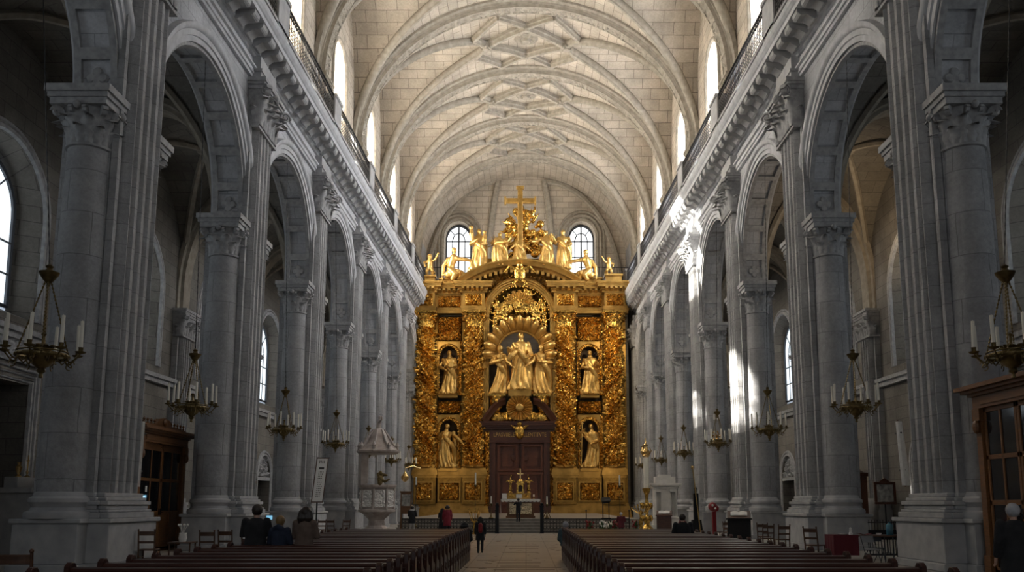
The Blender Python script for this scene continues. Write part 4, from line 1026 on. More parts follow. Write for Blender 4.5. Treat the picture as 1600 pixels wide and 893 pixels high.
b = MB(); zk = pz(432); b.ball((cx0,YA-1.0,zk),.75,14,(.9,.6,1.3)); b.ball((cx0,YA-1.3,zk+.9),.38,10)
for q in (-1,1): b.limb([(cx0+q*.4,YA-1.0,zk+.5),(cx0+q*1.1,YA-1.1,zk+.8),(cx0+q*1.7,YA-1.0,zk+.2)],[.3,.25,.1],8); b.limb([(cx0+q*.3,YA-1.1,zk-.6),(cx0+q*.7,YA-1.2,zk-1.1),(cx0+q*.4,YA-1.1,zk-1.5)],[.26,.2,.1],8)
apart(b,'keystone_carving',M['gold'],voxel=.07)
for x0,x1,y0,y1 in ((656,682,432,447),(687,717,437,447),(905,940,436,447),(944,972,430,447),(796,830,407,414)):
    b = MB(); stepped(b,x0+2,x1-2,y1,y0,.6,[(.2,.2),(.8,.05),(1,.2)]); apart(b,'attic_pedestal',M['gilt_wood'])

# --- statues -----------------------------------------------------------------
def hand(b, w, d, s, up):
    """palm and five unequal, slightly bent fingers"""
    w = np.array(w,float); d = np.array(d,float); d /= np.linalg.norm(d); u = np.array(up,float); u -= d*np.dot(u,d); u /= np.linalg.norm(u)+1e-9; v = np.cross(d,u)
    b.limb([w,w+d*.05*s,w+d*.095*s],[.028*s,.042*s,.038*s],8,.6)
    for i,(o,L) in enumerate(((-.03,.070),(-.010,.082),(.011,.076),(.031,.058))):
        p = w+d*.10*s+v*o*s; b.limb([p,p+d*L*.5*s,p+d*L*.85*s-u*.022*s],[.0105*s,.0095*s,.008*s],6)
    p = w+d*.03*s+v*-.034*s; b.limb([p,p-v*.035*s+d*.03*s,p-v*.038*s+d*.06*s],[.013*s,.011*s,.009*s],6)
def head(b, c, r, fwd, hair=1.0, beard=False, veil=False):
    c = np.array(c,float); f = np.array(fwd,float); f /= np.linalg.norm(f); s_ = np.cross(f,[0,0,1.]); s_ /= np.linalg.norm(s_)+1e-9
    b.ball(c,r,14,(.86,.9,1.12)); b.ball(c+f*r*.22-np.array([0,0,r*.5]),r*.62,10); b.limb([c+f*r*.85+np.array([0,0,r*.12]),c+f*r*1.08-np.array([0,0,r*.18])],[r*.1,r*.16],6)
    b.ball(c+f*r*.86-np.array([0,0,r*.5]),r*.16,6,(1,1,.6))
    for q in (-1,1): b.ball(c+s_*q*r*.86-np.array([0,0,r*.05]),r*.2,6,(.6,.6,1.2)); b.ball(c+s_*q*r*.35+f*r*.74+np.array([0,0,r*.12]),r*.14,6)
    if hair: b.ball(c-f*r*.18+np.array([0,0,r*.2]),r*1.02*hair,12,(.98,.98,1.0))
    if beard: b.ball(c+f*r*.5-np.array([0,0,r*.95]),r*.5,8,(.9,.8,1.3))
    if veil: b.ball(c-f*r*.25-np.array([0,0,r*.1]),r*1.2,12,(.95,.95,1.25)); 
def robed(H, lean=0.0, turn=0.0, arms=None, beard=False, veil=False, wings=False, wide=1.0, extra=None, phase=0.0):
    """standing draped figure facing -y, origin at the feet; arms = [(elbow, hand)] in units of H for the figure's two arms"""
    b = MB(); n = 80; th = np.arange(n)*2*PI/n
    tab = [(0,.165,.13,.17),(.03,.17,.135,.17),(.15,.15,.12,.15),(.3,.135,.11,.12),(.42,.125,.105,.08),(.52,.122,.10,.06),(.6,.105,.088,.05),(.68,.115,.092,.04),(.75,.128,.09,.03),(.80,.125,.075,.02),(.825,.085,.06,0),(.84,.05,.05,0),(.88,.042,.044,0)]
    zz = np.linspace(0,.88,60); T = np.array(tab)
    rings = []
    for z in zz:
        rx,ry,am = (np.interp(z,T[:,0],T[:,i]) for i in (1,2,3)); tw = turn*z
        f = 1+1.5*am*(1.3*np.abs(np.sin(5*th+phase+4*z+.6*np.sin(9*z)))-.65+.5*np.sin(4*th+phase*2-8*z)+.5*np.abs(np.sin(8*th-3*z)))
        sx = lean*math.sin(z*3.2)*.09+lean*.03*z
        x = rx*wide*f*np.cos(th)+sx; y = ry*f*np.sin(th)
        rings.append(np.stack([x*math.cos(tw)-y*math.sin(tw),x*math.sin(tw)+y*math.cos(tw),np.full(n,z)],1)*H)
    b.loft(rings)
    # mantle falling diagonally across the body
    P = np.array([(-.12,-.03,.79),(-.05,-.115,.66),(.06,-.13,.54),(.13,-.06,.44),(.15,0,.28),(.15,.01,.10)])*H; b.limb(P,[.035*H,.05*H,.055*H,.06*H,.065*H,.05*H],10)
    P = np.array([(.12,.0,.79),(.14,.05,.6),(.13,.08,.35),(.1,.08,.06)])*H; b.limb(P,[.05*H,.07*H,.085*H,.07*H],10)
    arms = arms or [((-.17,-.05,.62),(-.06,-.17,.66)),((.17,-.05,.62),(.07,-.18,.60))]
    for q,(e,w) in zip((-1,1),arms):
        sh = (q*.115+lean*.03,0,.775); P = np.array([sh,e,w])*H; b.limb(P,[.048*H,.046*H,.036*H],10)
        d = np.array(w)-np.array(e); hand(b,np.array(w)*H,d,H*.75,(0,0,1)); 
    head(b,(lean*.04*H,-.012*H,.93*H),.058*H,(math.sin(turn)*.5+lean*.3,-1,-.12),1.0,beard,veil)
    if wings:
        for q in (-1,1):
            for i in range(6):
                a = .5+i*.26; b.limb(np.array([(q*.05,.08,.72),(q*(.05+.16*math.sin(a)),.12,.72+.14*math.cos(a)),(q*(.05+.38*math.sin(a)),.14,.72+.34*math.cos(a)-.05)])*H,[.03*H,.04*H,.015*H],6,.5)
    for f_ in (-1,1): b.limb(np.array([(f_*.05,-.1,.02),(f_*.06,-.17,.015)])*H,[.03*H,.022*H],6)
    if extra: extra(b,H)
    return b
def reclining(H, q=1):
    """muscular figure seated on the cornice, leaning towards the centre (q=+1 leans to +x)"""
    b = MB(); s = lambda x,y,z: np.array((q*x,y,z))*H
    b.limb([s(0,0,.16),s(.02,-.02,.42),s(.1,-.04,.66)],[.15*H,.14*H,.16*H],12,.8)
    b.limb([s(.1,-.04,.72),s(.12,-.05,.82)],[.06*H,.05*H],8); head(b,s(.13,-.06,.92),.085*H,(q*.8,-.6,0))
    b.limb([s(-.05,-.08,.14),s(.3,-.16,.2),s(.34,-.1,-.0)],[.12*H,.09*H,.055*H],10); b.limb([s(.0,.02,.14),s(.42,-.02,.1),s(.72,-.05,.0)],[.12*H,.085*H,.05*H],10)
    b.limb([s(.22,-.05,.66),s(.46,-.1,.62),s(.68,-.1,.58)],[.075*H,.06*H,.045*H],10); hand(b,s(.68,-.1,.58),(q,0,-.1),H*1.1,(0,0,1))
    b.limb([s(-.06,-.02,.64),s(-.2,-.05,.42),s(-.22,-.06,.14)],[.075*H,.06*H,.045*H],10); hand(b,s(-.22,-.06,.12),(0,-.3,-1),H*1.1,(-q,0,0))
    b.limb([s(-.1,.08,.5),s(.1,.1,.3),s(.35,.02,.22),s(.5,-.02,.14)],[.1*H,.15*H,.13*H,.06*H],10,.7); b.limb([s(.0,-.12,.3),s(.2,-.2,.1),s(.1,-.2,-.02)],[.09*H,.12*H,.08*H],8)
    return b
def putto(H, q=1):
    b = MB(); s = lambda x,y,z: np.array((q*x,y,z))*H
    b.limb([s(0,0,.42),s(.02,-.02,.6),s(.0,0,.74)],[.14*H,.14*H,.12*H],10); head(b,s(0,-.03,.9),.12*H,(0,-1,0))
    b.limb([s(-.07,0,.38),s(-.12,-.08,.2),s(-.1,0,.03)],[.09*H,.075*H,.05*H],8); b.limb([s(.07,0,.38),s(.14,-.1,.24),s(.12,.0,.05)],[.09*H,.075*H,.05*H],8)
    for w,e in (((-.24,-.1,.62),(-.2,-.18,.5)),((.26,-.06,.78),(.34,-.1,.94))):
        b.limb([s(math.copysign(.11,w[0]),0,.7),s(*w),s(*e)],[.06*H,.05*H,.04*H],8); hand(b,s(*e),np.array(s(*e))-np.array(s(*w)),H*1.0,(0,-1,0))
    b.limb([s(.1,.05,.6),s(.0,.1,.4),s(.2,.08,.2)],[.05*H,.09*H,.06*H],8); b.box(-.22*H,.22*H,-.16*H,.16*H,-.03*H,.02*H); return b
def place_statue(b, name, x, y, Y, label, rz=0, m=None, vox=.05, cat='statue', z=None, group=None):
    p = at(x,y,Y); return b.build(name, m or M['gold_fig'], loc=(p.x,Y,p.z if z is None else z), rz=rz, voxel=vox, sm=1, label=label, cat=cat, group=group)
A1 = [((-.2,-.04,.62),(-.1,-.16,.56)),((.17,-.08,.64),(.02,-.17,.62))]
def book(b,H): b.box(.02*H,.12*H,-.24*H,-.17*H,.58*H,.72*H)
def globe(b,H): b.ball((.16*H,-.14*H,.68*H),.05*H,12)
def staff(b,H): b.tube(np.array([(-.2,-.16,.0),(-.17,-.17,1.05)])*H,.012*H,6); b.box(-.21*H,-.13*H,-.18*H,-.16*H,.98*H,1.0*H)
lab = ['gilded robed statue holding a book in the upper left niche of the altarpiece','gilded statue with one arm held out in the lower left niche of the altarpiece',
       'gilded mantled statue with a raised orb in the upper right niche of the altarpiece','gilded statue with a bent arm and staff in the lower right niche of the altarpiece']
sets = [dict(arms=A1,lean=.4,beard=True,extra=book,wide=1.05),dict(arms=[((-.2,-.06,.66),(-.15,-.17,.74)),((.22,-.04,.66),(.30,-.10,.58))],lean=-.8,turn=.2,phase=1),
        dict(arms=[((-.17,-.06,.6),(-.05,-.17,.58)),((.19,-.05,.64),(.15,-.15,.68))],lean=.3,extra=globe,wide=1.15,phase=2),dict(arms=[((-.23,-.05,.7),(-.17,-.16,.80)),((.17,-.06,.6),(.08,-.16,.56))],lean=.9,turn=-.2,extra=staff,phase=3)]
for (x,z,h,sd,lv),kw in zip(statues,sets):
    i = sd*2+lv; robed(h*.90,**kw).build('saint_statue', M['gold_fig'], loc=(x,YA-.42,z), voxel=.045, sm=1, label=lab[i], cat='statue')
Hc = pz(521)-pz(611); robed(Hc,arms=[((-.18,-.05,.62),(-.2,-.2,.66)),((.17,-.08,.6),(.13,-.2,.56))],extra=lambda b,H: (b.limb(np.array([(-.1,-.2,.62),(-.16,-.22,.56),(-.2,-.2,.50)])*H,[.05*H,.06*H,.04*H],8),b.ball((-.08*H,-.22*H,.69*H),.035*H,10)),wide=1.1).build('saint_statue', M['gold_fig'], loc=(px(814,600),YA-.75,pz(611)), voxel=.05, sm=1, label='gilded central statue of a robed figure holding a child above the sun disc', cat='statue')
Hs = pz(541)-pz(617); robed(Hs,arms=[((-.15,-.1,.62),(.05,-.2,.66)),((.2,-.06,.64),(.26,-.14,.58))],lean=.9,turn=.45,veil=True,phase=2).build('saint_statue', M['gold_fig'], loc=(px(779,610),YA-.6,pz(617)), voxel=.05, sm=1, label='gilded veiled statue bending towards the central figure from its left', cat='statue')
robed(Hs*1.02,arms=[((-.2,-.08,.64),(-.27,-.16,.58)),((.17,-.07,.62),(.0,-.18,.62))],lean=-.5,turn=-.5,beard=True,phase=4).build('saint_statue', M['gold_fig'], loc=(px(847,610),YA-.6,pz(617)), voxel=.05, sm=1, label='gilded bearded statue in a long robe standing right of the central figure', cat='statue')
YT = 88.0
h = lambda y0,y1: at(812,y0,YT).z-at(812,y1,YT).z
def child(b,H): b.limb(np.array([(.12,-.12,.62),(.15,-.14,.72),(.15,-.14,.78)])*H,[.06*H,.06*H,.05*H],8); b.ball((.15*H,-.14*H,.87*H),.045*H,10); b.ball((-.16*H,-.08*H,1.0*H),.055*H,10); b.limb(np.array([(-.13,-.08,.7),(-.15,-.1,.85),(-.15,-.09,.93)])*H,[.05*H,.06*H,.04*H],8)
place_statue(robed(h(357,425)*.98,lean=.3,extra=child,wide=1.15),'angel_statue',747,428,YT,'tall gilded pair of figures standing on the left shoulder of the curved pediment',z=at(747,424,YT).z)
place_statue(robed(h(362,415),lean=-.9,turn=.5,arms=[((-.12,-.12,.66),(.1,-.24,.64)),((.2,-.1,.68),(.28,-.2,.76))],wide=1.25,phase=2,wings=True),'angel_statue',783,417,YT,'gilded angel kneeling left of the cross with folded wings',z=at(783,416,YT).z)
place_statue(robed(h(372,410),lean=0,arms=[((-.25,-.05,.62),(-.36,-.1,.5)),((.25,-.05,.62),(.36,-.1,.5))],wide=1.7,phase=3),'saint_statue',812,408,YT,'broad gilded figure seated at the very foot of the cross',z=at(812,408,YT).z)
place_statue(robed(h(358,415),lean=.6,turn=-.3,arms=[((-.24,-.06,.68),(-.36,-.14,.66)),((.2,-.06,.7),(.14,-.2,.76))],wide=1.2,phase=4,wings=True),'angel_statue',852,418,YT,'gilded angel stepping forward right of the cross, one arm held out',z=at(852,417,YT).z)
place_statue(robed(h(358,420),lean=-.3,wide=.95,phase=5,arms=[((-.19,-.05,.66),(-.26,-.1,.78)),((.17,-.07,.62),(.1,-.18,.56))]),'saint_statue',881,422,YT,'slender pale gilded statue between the right angel and the right window',z=at(881,421,YT).z)
place_statue(reclining(h(389,437)*1.02,1),'reclining_statue',703,438,YT,'gilded muscular figure seated on the cornice before the left window',z=at(703,437,YT).z)
place_statue(reclining(h(392,438)*1.0,-1),'reclining_statue',921,438,YT,'gilded figure crouching on the cornice before the right window',z=at(921,437,YT).z)
place_statue(putto(h(398,432),1),'putto_statue',671,432,YT,'small gilded putto on the pedestal at the left end of the cornice',z=at(671,432,YT).z)
place_statue(putto(h(402,430),-1),'putto_statue',952,430,YT,'small gilded putto on the pedestal at the right end of the cornice',z=at(952,430,YT).z)
# cloud of angels and rays behind the cross
b = MB(); rg = random.Random(11)
for i in range(46):
    t = rg.uniform(0,2*PI); r_ = rg.random()**.5; x = px(820,365)+r_*2.1*math.cos(t)*(1.1); z = pz(368)+r_*3.1*math.sin(t); b.ball((x,88.9+rg.uniform(-.25,.25),z),rg.uniform(.3,.55),10)
    if i%2==0:
        a = rg.uniform(0,2*PI); b.limb([(x,88.6,z),(x+.5*math.cos(a),88.4,z+.5*math.sin(a)),(x+.95*math.cos(a+.4),88.35,z+.95*math.sin(a+.4))],[.26,.2,.06],8)
for i in range(9):
    t = PI*(.05+.9*i/8); b.limb([(px(818,365)+1.6*math.cos(t),88.8,pz(368)+2.2*math.sin(t)),(px(818,365)+2.7*math.cos(t),88.7,pz(368)+3.5*math.sin(t))],[.22,.05],6)
b.limb([(cx0,89.0,pz(410)-.3),(cx0,88.95,pz(385))],[.9,.7],10)
o = b.build('gilded_cloud', M['gold'], voxel=.08, label='gilded burst of clouds, cherub limbs and rays behind the tall cross', cat='sculpture')
b = MB(); YC = 87.9
def at_box(x0,y0,x1,y1,d):
    p,q = at(x0,y1,YC),at(x1,y0,YC); b.box(p.x,q.x,YC-d/2,YC+d/2,p.z,q.z)
at_box(808.6,293,816.8,392,.45); at_box(790,310,836,317.5,.42)
for x0,y0,x1,y1 in ((806.5,291,819,295),(788,307.5,791,319.5),(835,307.5,838,319.5)): at_box(x0,y0,x1,y1,.6)
CR = b.build('cross', M['gold_fig'], label='tall plain gilded cross crowning the altarpiece', cat='cross', bevel=.06)
b = MB(); at_box(810.3,297,815.2,390,.56); at_box(793,311.3,833,315.7,.53); b.build('inner_moulding', M['gilt_wood'], CR, f=None)
# low iron railing on the ledge behind the top figures
def ledge_rail(x0,x1,label):
    a,c = at(x0,430,90.6),at(x1,430,90.6); L = c.x-a.x; z0 = at(812,447,90.6).z; H_ = at(812,417,90.6).z-z0; r = empty('ledge_railing',((a.x+c.x)/2,90.6,z0),label=label,cat='railing')
    b = MB(); b.box(-L/2,L/2,-.04,.04,H_-.08,H_); b.box(-L/2,L/2,-.03,.03,.1,.16); b.build('handrail',M['iron'],r,uv=None)
    b = MB(); n = int(L/.28)
    for i in range(n+1): b.tube([(-L/2+L*i/n,0,0),(-L/2+L*i/n,0,H_)],.022,5)
    b.build('grille',M['iron'],r,uv=None)
ledge_rail(652,716,'thin black railing behind the top figures left of the curved pediment'); ledge_rail(905,984,'thin black railing behind the top figures right of the curved pediment')
b = MB(); b.box(-12.2,11.2,89.8,96.9,0,at(812,447,90.6).z-.02); b.build('wall_behind_altarpiece', M['aisle'], kind='structure')
# ================================================================== FURNISHINGS
def at_floor(x, y, z=0.0):
    dx = (x-VX)/F; dz = -(y-PY)/F; r = (dx, math.cos(TH)-dz*math.sin(TH), math.sin(TH)+dz*math.cos(TH)); k = (z-EYE)/r[2]
    return Vector((r[0]*k, r[1]*k, z))
def Zat(y, Y): return at(822,y,Y).z
def Xat(x, y, Y): return at(x,y,Y).x
# ---- pews -------------------------------------------------------------------
def make_pew(L, name='pew'):
    r = empty(name); H = 1.0
    def P(b, n, m=None, **k): return b.build(n, m or M['pew'], r, **k)
    b = MB(); b.add([(-L/2,0,.28),(L/2,0,.28),(L/2,-.07,.95),(-L/2,-.07,.95),(-L/2,.035,.28),(L/2,.035,.28),(L/2,-.035,.95),(-L/2,-.035,.95)],[(0,1,2,3),(4,7,6,5),(0,4,5,1),(1,5,6,2),(2,6,7,3),(3,7,4,0)])
    for i in range(5): 
        x = -L/2+L*(i+.5)/5; 
        for u,v,zz0,zz1 in ((x-L/10+.04,x-L/10+.1,.34,.9),(x+L/10-.1,x+L/10-.04,.34,.9)): b.box(u,v,-.09+.07*(1-(zz0+zz1)/2/.95),-.03,zz0,zz1)
    P(b,'backrest')
    b = MB(); b.prism([(-.12,.945),(.02,.945),(.03,.965),(.015,1.0),(-.03,1.012),(-.10,1.0),(-.125,.97)],-L/2,L/2,'x'); P(b,'top_rail',smooth=40)
    b = MB(); b.box(-L/2,L/2,.02,.42,.42,.46); b.box(-L/2,L/2,.37,.41,.3,.42); P(b,'seat',bevel=.006)
    b = MB(); b.box(-L/2,L/2,-.17,-.06,.79,.81); b.box(-L/2,L/2,-.18,-.165,.79,.83); P(b,'book_ledge')
    b = MB(); b.box(-L/2+.1,L/2-.1,-.26,-.13,.13,.16); P(b,'kneeler')
    for s in (-1,1):
        x0,x1 = (s*L/2-.035,s*L/2+.035); prof = [(-.17,0),(.46,0),(.46,.1),(.4,.16),(.4,.40),(.43,.48),(.42,.6),(.34,.66),(.2,.68),(.08,.76),(.04,.9),(.06,1.0),(.0,1.07),(-.08,1.075),(-.14,1.03),(-.15,.9),(-.13,.16),(-.17,.1)]
        b = MB(); b.prism(prof,x0,x1,'x'); ep = P(b,'end_panel',bevel=.008)
        b = MB(); xo = s*(L/2+.035); b.ring(.1,.02,(xo,.12,.42),16,6,'x'); b.lathe([(.001,s*.025),(.045,s*.02),(.05,0)],10,(xo,.12,.42),axis='x'); b.build('rosette',M['pew'],ep,smooth=50); b = MB(); b.ring(.045,.015,(xo,-.06,.99),12,6,'x'); b.build('scroll',M['pew'],ep,smooth=50)
    return r
NR = 22
for s,xa,xb_ in ((-1,-5.75,-1.85),(1,1.2,4.98)):
    o0 = None; side = SIDE[s]
    for j in range(NR):
        Y = 9.95+.82*j; jj = NR-1-j
        lab = f'long dark mahogany pew, {ORD[jj]} row back from the altar in the {side} block'
        if o0 is None: o0 = make_pew(xb_-xa); o = o0
        else: o = dup(o0)
        o.location = ((xa+xb_)/2,Y,0); props(o,lab,'pew',f'pews in the {side} block of the nave')
# ---- chandeliers --------------------------------------------------------------
def make_chandelier():
    r = empty('chandelier'); B_ = M['bronze']
    b = MB(); b.ring(.52,.035,(0,0,0),40,8,'z',1.6); b.ring(.52,.02,(0,0,.09),40,6); 
    for i in range(24): a = i*PI/12; b.ball((.53*math.cos(a),.53*math.sin(a),.0),.045,6)
    b.build('hoop',B_,r,smooth=60,uv=None)
    b = MB(); b.lathe([(.001,-.52),(.05,-.5),(.03,-.42),(.1,-.36),(.07,-.3),(.2,-.2),(.3,-.08),(.32,.0),(.2,.05),(.12,.12),(.06,.18),(.09,.25),(.04,.3),(.03,.45),(.06,.5),(.001,.55)],20)
    for i in range(8):
        a = i*PI/4; c,s_ = math.cos(a),math.sin(a); b.tube([(.3*c,.3*s_,-.04),(.42*c,.42*s_,-.16),(.52*c,.52*s_,-.05)],.02,6); b.merge(leaf_mb(.16,.3,.14),RZ(a,(.16*c,.16*s_,.0)))
    b.build('bowl',B_,r,smooth=60,uv=None)
    for i in range(8):
        a = i*PI/4+.2; c,s_ = math.cos(a),math.sin(a); b = MB()
        b.tube([((.52+.06*t+.22*t*t)*c,(.52+.06*t+.22*t*t)*s_,-.02-.16*math.sin(t*PI)+.10*t) for t in np.linspace(0,1,10)],.02,6)
        b.tube([((.62+.07*math.cos(t))*c,(.62+.07*math.cos(t))*s_,-.19+.07*math.sin(t)) for t in np.linspace(0,1.6*PI,12)],.014,5)
        b.lathe([(.02,.06),(.1,.09),(.12,.12),(.05,.1),(.05,.2),(.06,.22),(.001,.22)],12,(.8*c,.8*s_,0)); arm = b.build('arm',B_,r,smooth=60,uv=None)
        b = MB(); tl = random.uniform(-.03,.03); b.tube([(.8*c,.8*s_,.2),((.8+tl)*c,(.8+tl)*s_,.84)],[.042,.038],8); b.tube([((.8+tl)*c,(.8+tl)*s_,.84),((.8+tl)*c,(.8+tl)*s_,.87)],.006,4); b.build('candle',M['wax'],arm,smooth=50,uv=None)
    for i in range(4):
        a = i*PI/2+.5; c,s_ = math.cos(a),math.sin(a); b = MB(); n = 40
        p = [np.array((.52*c*(1-t)+.05*c*t,.52*s_*(1-t)+.05*s_*t,.05+1.72*t)) for t in np.linspace(0,1,n)]
        b.tube(p,[.026 if q%2 else .011 for q in range(n)],5); b.build('chain',B_,r,uv=None)
    b = MB(); b.lathe([(.001,1.6),(.04,1.62),(.03,1.68),(.12,1.78),(.2,1.9),(.22,1.96),(.12,1.97),(.06,2.05),(.09,2.1),(.02,2.16)],16); b.build('crown',B_,r,smooth=60,uv=None)
    return r
ch0 = None
CHX = {-1:[-11.05,-11.95,-11.8,-11.75,-11.8,-11.8,-11.8],1:[11.1,11.8,11.85,11.85,11.8,11.85,11.8]}
CHZ_ = {-1:[5.15,5.2,5.35,5.45,5.5,5.55,5.6],1:[5.15,5.2,5.35,5.5,5.55,5.6,5.6]}
for s in (-1,1):
    for j in BAYS:
        z = CHZ_[s][j]; x = CHX[s][j]; top = (zc_(j)+RA-.12)*(1+.0008*(BC[j]-30)) if abs(x)>11.6 else zc_(j)+RA-.1
        if ch0 is None: ch0 = make_chandelier(); o = ch0
        else: o = ch0.copy(); COL.objects.link(o); [dup(k,parent=o) for k in KIDS[ch0.name] if not k.name.startswith('suspension')]
        o.location = (x,BC[j],z); o.rotation_euler = (0,0,j*.33+(.4 if s>0 else 0)); o.scale = (1,1,1)
        props(o,f'brass chandelier of white candles in the {ORD[j]} {SIDE[s]} arch from the camera','chandelier','candle chandeliers hung in the nave arches')
        b = MB(); n = int((top-z-2.1)/.11); xt = s*12.2-x; ca,sa = math.cos(-o.rotation_euler[2]),math.sin(-o.rotation_euler[2])
        b.tube([(xt*t*ca,xt*t*sa,2.1+(top-z-2.1)*t) for t in np.linspace(0,1,n)],[.017 if q%2 else .01 for q in range(n)],5); b.build('suspension_chain',M['iron'],o,uv=None)
# ---- high altar ---------------------------------------------------------------
YH = 58.0; ZH = CHZ
AX = Xat(813.5,790,YH); aw = (Xat(844,785,YH)-Xat(783,785,YH))/2; zt = Zat(779,YH)
r = empty('altar',(AX,YH,ZH),label='high altar table with white lace cloth and silvery relief front',cat='altar')
h_ = zt-ZH
b = MB(); b.box(-aw+.15,aw-.15,-.45,.45,h_-.1,h_-.02); b.build('table_top',M['oak'],r)
b = MB(); b.box(-aw*.68,aw*.68,-.36,.4,.16,h_-.1); b.box(-aw*.74,aw*.74,-.46,.45,0,.16); b.box(-aw*.72,aw*.72,-.4,.42,h_-.18,h_-.1); b.build('pedestal',M['oak'],r,bevel=.01)
b = MB(); U,V = np.meshgrid(np.linspace(-aw*.56,aw*.56,90),np.linspace(.28,h_-.3,34),indexing='ij'); b.grid(np.stack([U,-.37-.09*relief(U*2.2,V*2.2,.6,7),V],-1)); f_ = b.build('relief_front',M['silver'],r)
b = MB(); frame_line(b,(-aw*.56,aw*.56,.28,h_-.3),.06,.36,.44,0); b.build('front_frame',M['oak'],f_)
b = MB(); b.box(-aw,aw,-.5,.48,h_-.02,h_)
for q in (-1,1):
    pts = [[(q*(aw+.01),y,h_-t*(h_*.72)+.04*math.sin(y*9+t*3)) if False else (q*(aw+.02+.03*math.sin(y*14+t*4)*t),y,h_-t*h_*.74) for y in np.linspace(-.5,.48,16)] for t in np.linspace(0,1,8)]; b.grid(pts)
n = 41; top = [(x,-.505,h_) for x in np.linspace(-aw,aw,n)]; bot = [(x,-.515-.012*math.sin(i*1.9),h_-.17-.04*abs(math.sin(i*PI/4))) for i,x in enumerate(np.linspace(-aw,aw,n))]; b.grid([top,bot])
b.build('altar_cloth',M['cloth_w'],r)
ZT = zt
# things on the altar
def on_altar(name, x, dy=0.0): return (Xat(x,785,YH), YH+dy, ZT)
b = MB(); b.box(-.80,.80,-.2,.2,0,.34); b.box(-.84,.84,-.23,.22,.34,.40); b.box(-.84,.84,-.23,.22,0,.05); rr = empty('altar_gradine',on_altar('g',811,.18),label='gilded shelf block standing at the back of the altar table',cat='altar shelf'); b.build('block',M['gilt_wood'],rr)
for x in (-.5,.5): b = MB(); U,V = np.meshgrid(np.linspace(x-.2,x+.2,20),np.linspace(.08,.31,14),indexing='ij'); b.grid(np.stack([U,-.2-.04*relief(U*3,V*3,.5,3),V],-1)); b.build('relief_panel',M['gold'],rr)
b = MB(); b.box(-.2,.2,-.23,-.19,.06,.32); b.build('white_plaque',M['cloth_w'],rr)
zg = ZT+.40; gx,gy = Xat(813,785,YH),YH+.18
rr = empty('tabernacle',(gx,gy,zg),label='small domed gilt tabernacle topped by a cross on the altar',cat='tabernacle')
b = MB(); b.box(-.27,.27,-.2,.2,0,.08); b.box(-.24,.24,-.15,.18,.08,.62); b.box(-.3,.3,-.22,.2,.62,.7); b.lathe([(.27,.7),(.26,.78),(.2,.88),(.1,.95),(.05,1.0)],20)
for q in (-1,1): b.lathe([(.045,.08),(.035,.14),(.03,.54),(.045,.6)],10,(q*.24,-.18,0))
b.build('shrine',M['gold'],rr,smooth=40)
b = MB(); b.prism([(-.14,.1),(.14,.1),(.14,.42)]+[(.14*math.cos(t),.42+.14*math.sin(t)) for t in np.linspace(0,PI,10)][1:-1]+[(-.14,.42)],-.17,-.155); b.build('door',M['bole'],rr)
b = MB(); b.box(-.03,.03,-.03,.03,.98,1.62); b.box(-.19,.19,-.03,.03,1.30,1.37)
for x,z in ((0,1.64),(-.2,1.335),(.2,1.335)): b.ball((x,0,z),.045,8)
b.build('cross',M['brass'],rr,smooth=60)
for q,px_,lb in ((-1,797.5,'golden angel candle holder left of the tabernacle'),(1,826,'golden angel candle holder right of the tabernacle')):
    x = Xat(px_,785,YH); b = MB(); b.lathe([(.14,0),(.15,.05),(.1,.12),(.13,.25),(.09,.35)],16); b.limb([(0,0,.3),(0,0,.6),(0,0,.82)],[.11,.09,.1],10); b.ball((0,-.01,.98),.075,10)
    for p in (-1,1): b.limb([(p*.06,0,.8),(p*.22,-.02,.86),(p*.3,-.02,.78)],[.05,.06,.03],8); b.limb([(p*.05,-.05,.78),(p*.12,-.14,.7),(0,-.16,.74)],[.035,.03,.02],6)
    b.limb([(0,0,1.05),(q*-.04,0,1.22)],[.03,.05],6); b.build('angel_statuette',M['gold'],loc=(x,gy,zg),voxel=.02,label=lb,cat='statuette')
b = MB(); b.box(-.17,.17,-.03,.03,0,.38); b.box(-.15,.15,-.045,-.03,.03,.35); b.box(-.1,.1,.03,.15,0,.02); b.build('altar_card',M['cloth_w'],loc=on_altar('c',788,-.1),label='white framed card standing at the left end of the altar table',cat='card',bevel=.008)
b = MB(); b.lathe([(.07,0),(.075,.03),(.03,.06),(.03,.14),(.06,.16),(.001,.17)],14); rr = b.build('altar_candle',M['brass'],loc=on_altar('c',834,-.1),label='short white candle in a holder on the right of the altar table',cat='candle',smooth=50)
b = MB(); b.lathe([(.05,.16),(.05,.3),(.001,.31)],12); b.build('wax',M['wax'],rr,smooth=40)
# ---- altar rail with gate posts -------------------------------------------------
YR = 52.3
def rail_section(x0,x1,label):
    L = x1-x0; r = empty('altar_rail',((x0+x1)/2,YR,0),label=label,cat='altar rail',group='iron altar rails')
    b = MB(); b.box(-L/2,L/2,-.035,.035,.86,.92); b.box(-L/2,L/2,-.025,.025,.08,.12); b.box(-L/2,L/2,-.02,.02,.62,.65); b.build('handrail',M['iron'],r,uv=None)
    b = MB(); n = int(L/.2)
    for i in range(n+1):
        x = -L/2+L*i/n; b.tube([(x,0,.0 if i%6==0 else .1),(x,0,.88)],.014,5)
        if i<n: 
            b.ring(.07,.012,(x+L/n/2,0,.745),10,5,'y'); b.ring(.08,.012,(x+L/n/2,0,.36),10,5,'y'); b.ring(.05,.01,(x+L/n/2,0,.2),8,5,'y')
    b.build('scrollwork',M['iron'],r,uv=None)
    for q in np.linspace(-L/2,L/2,max(2,int(L/2.6)+1)):
        b = MB(); b.tube([(q,0,0),(q,0,1.35)],.03,6); b.ball((q,0,1.4),.06,8); b.build('upright',M['iron'],r,uv=None)
gl,gr = Xat(777,820,YR),Xat(846.5,820,YR)
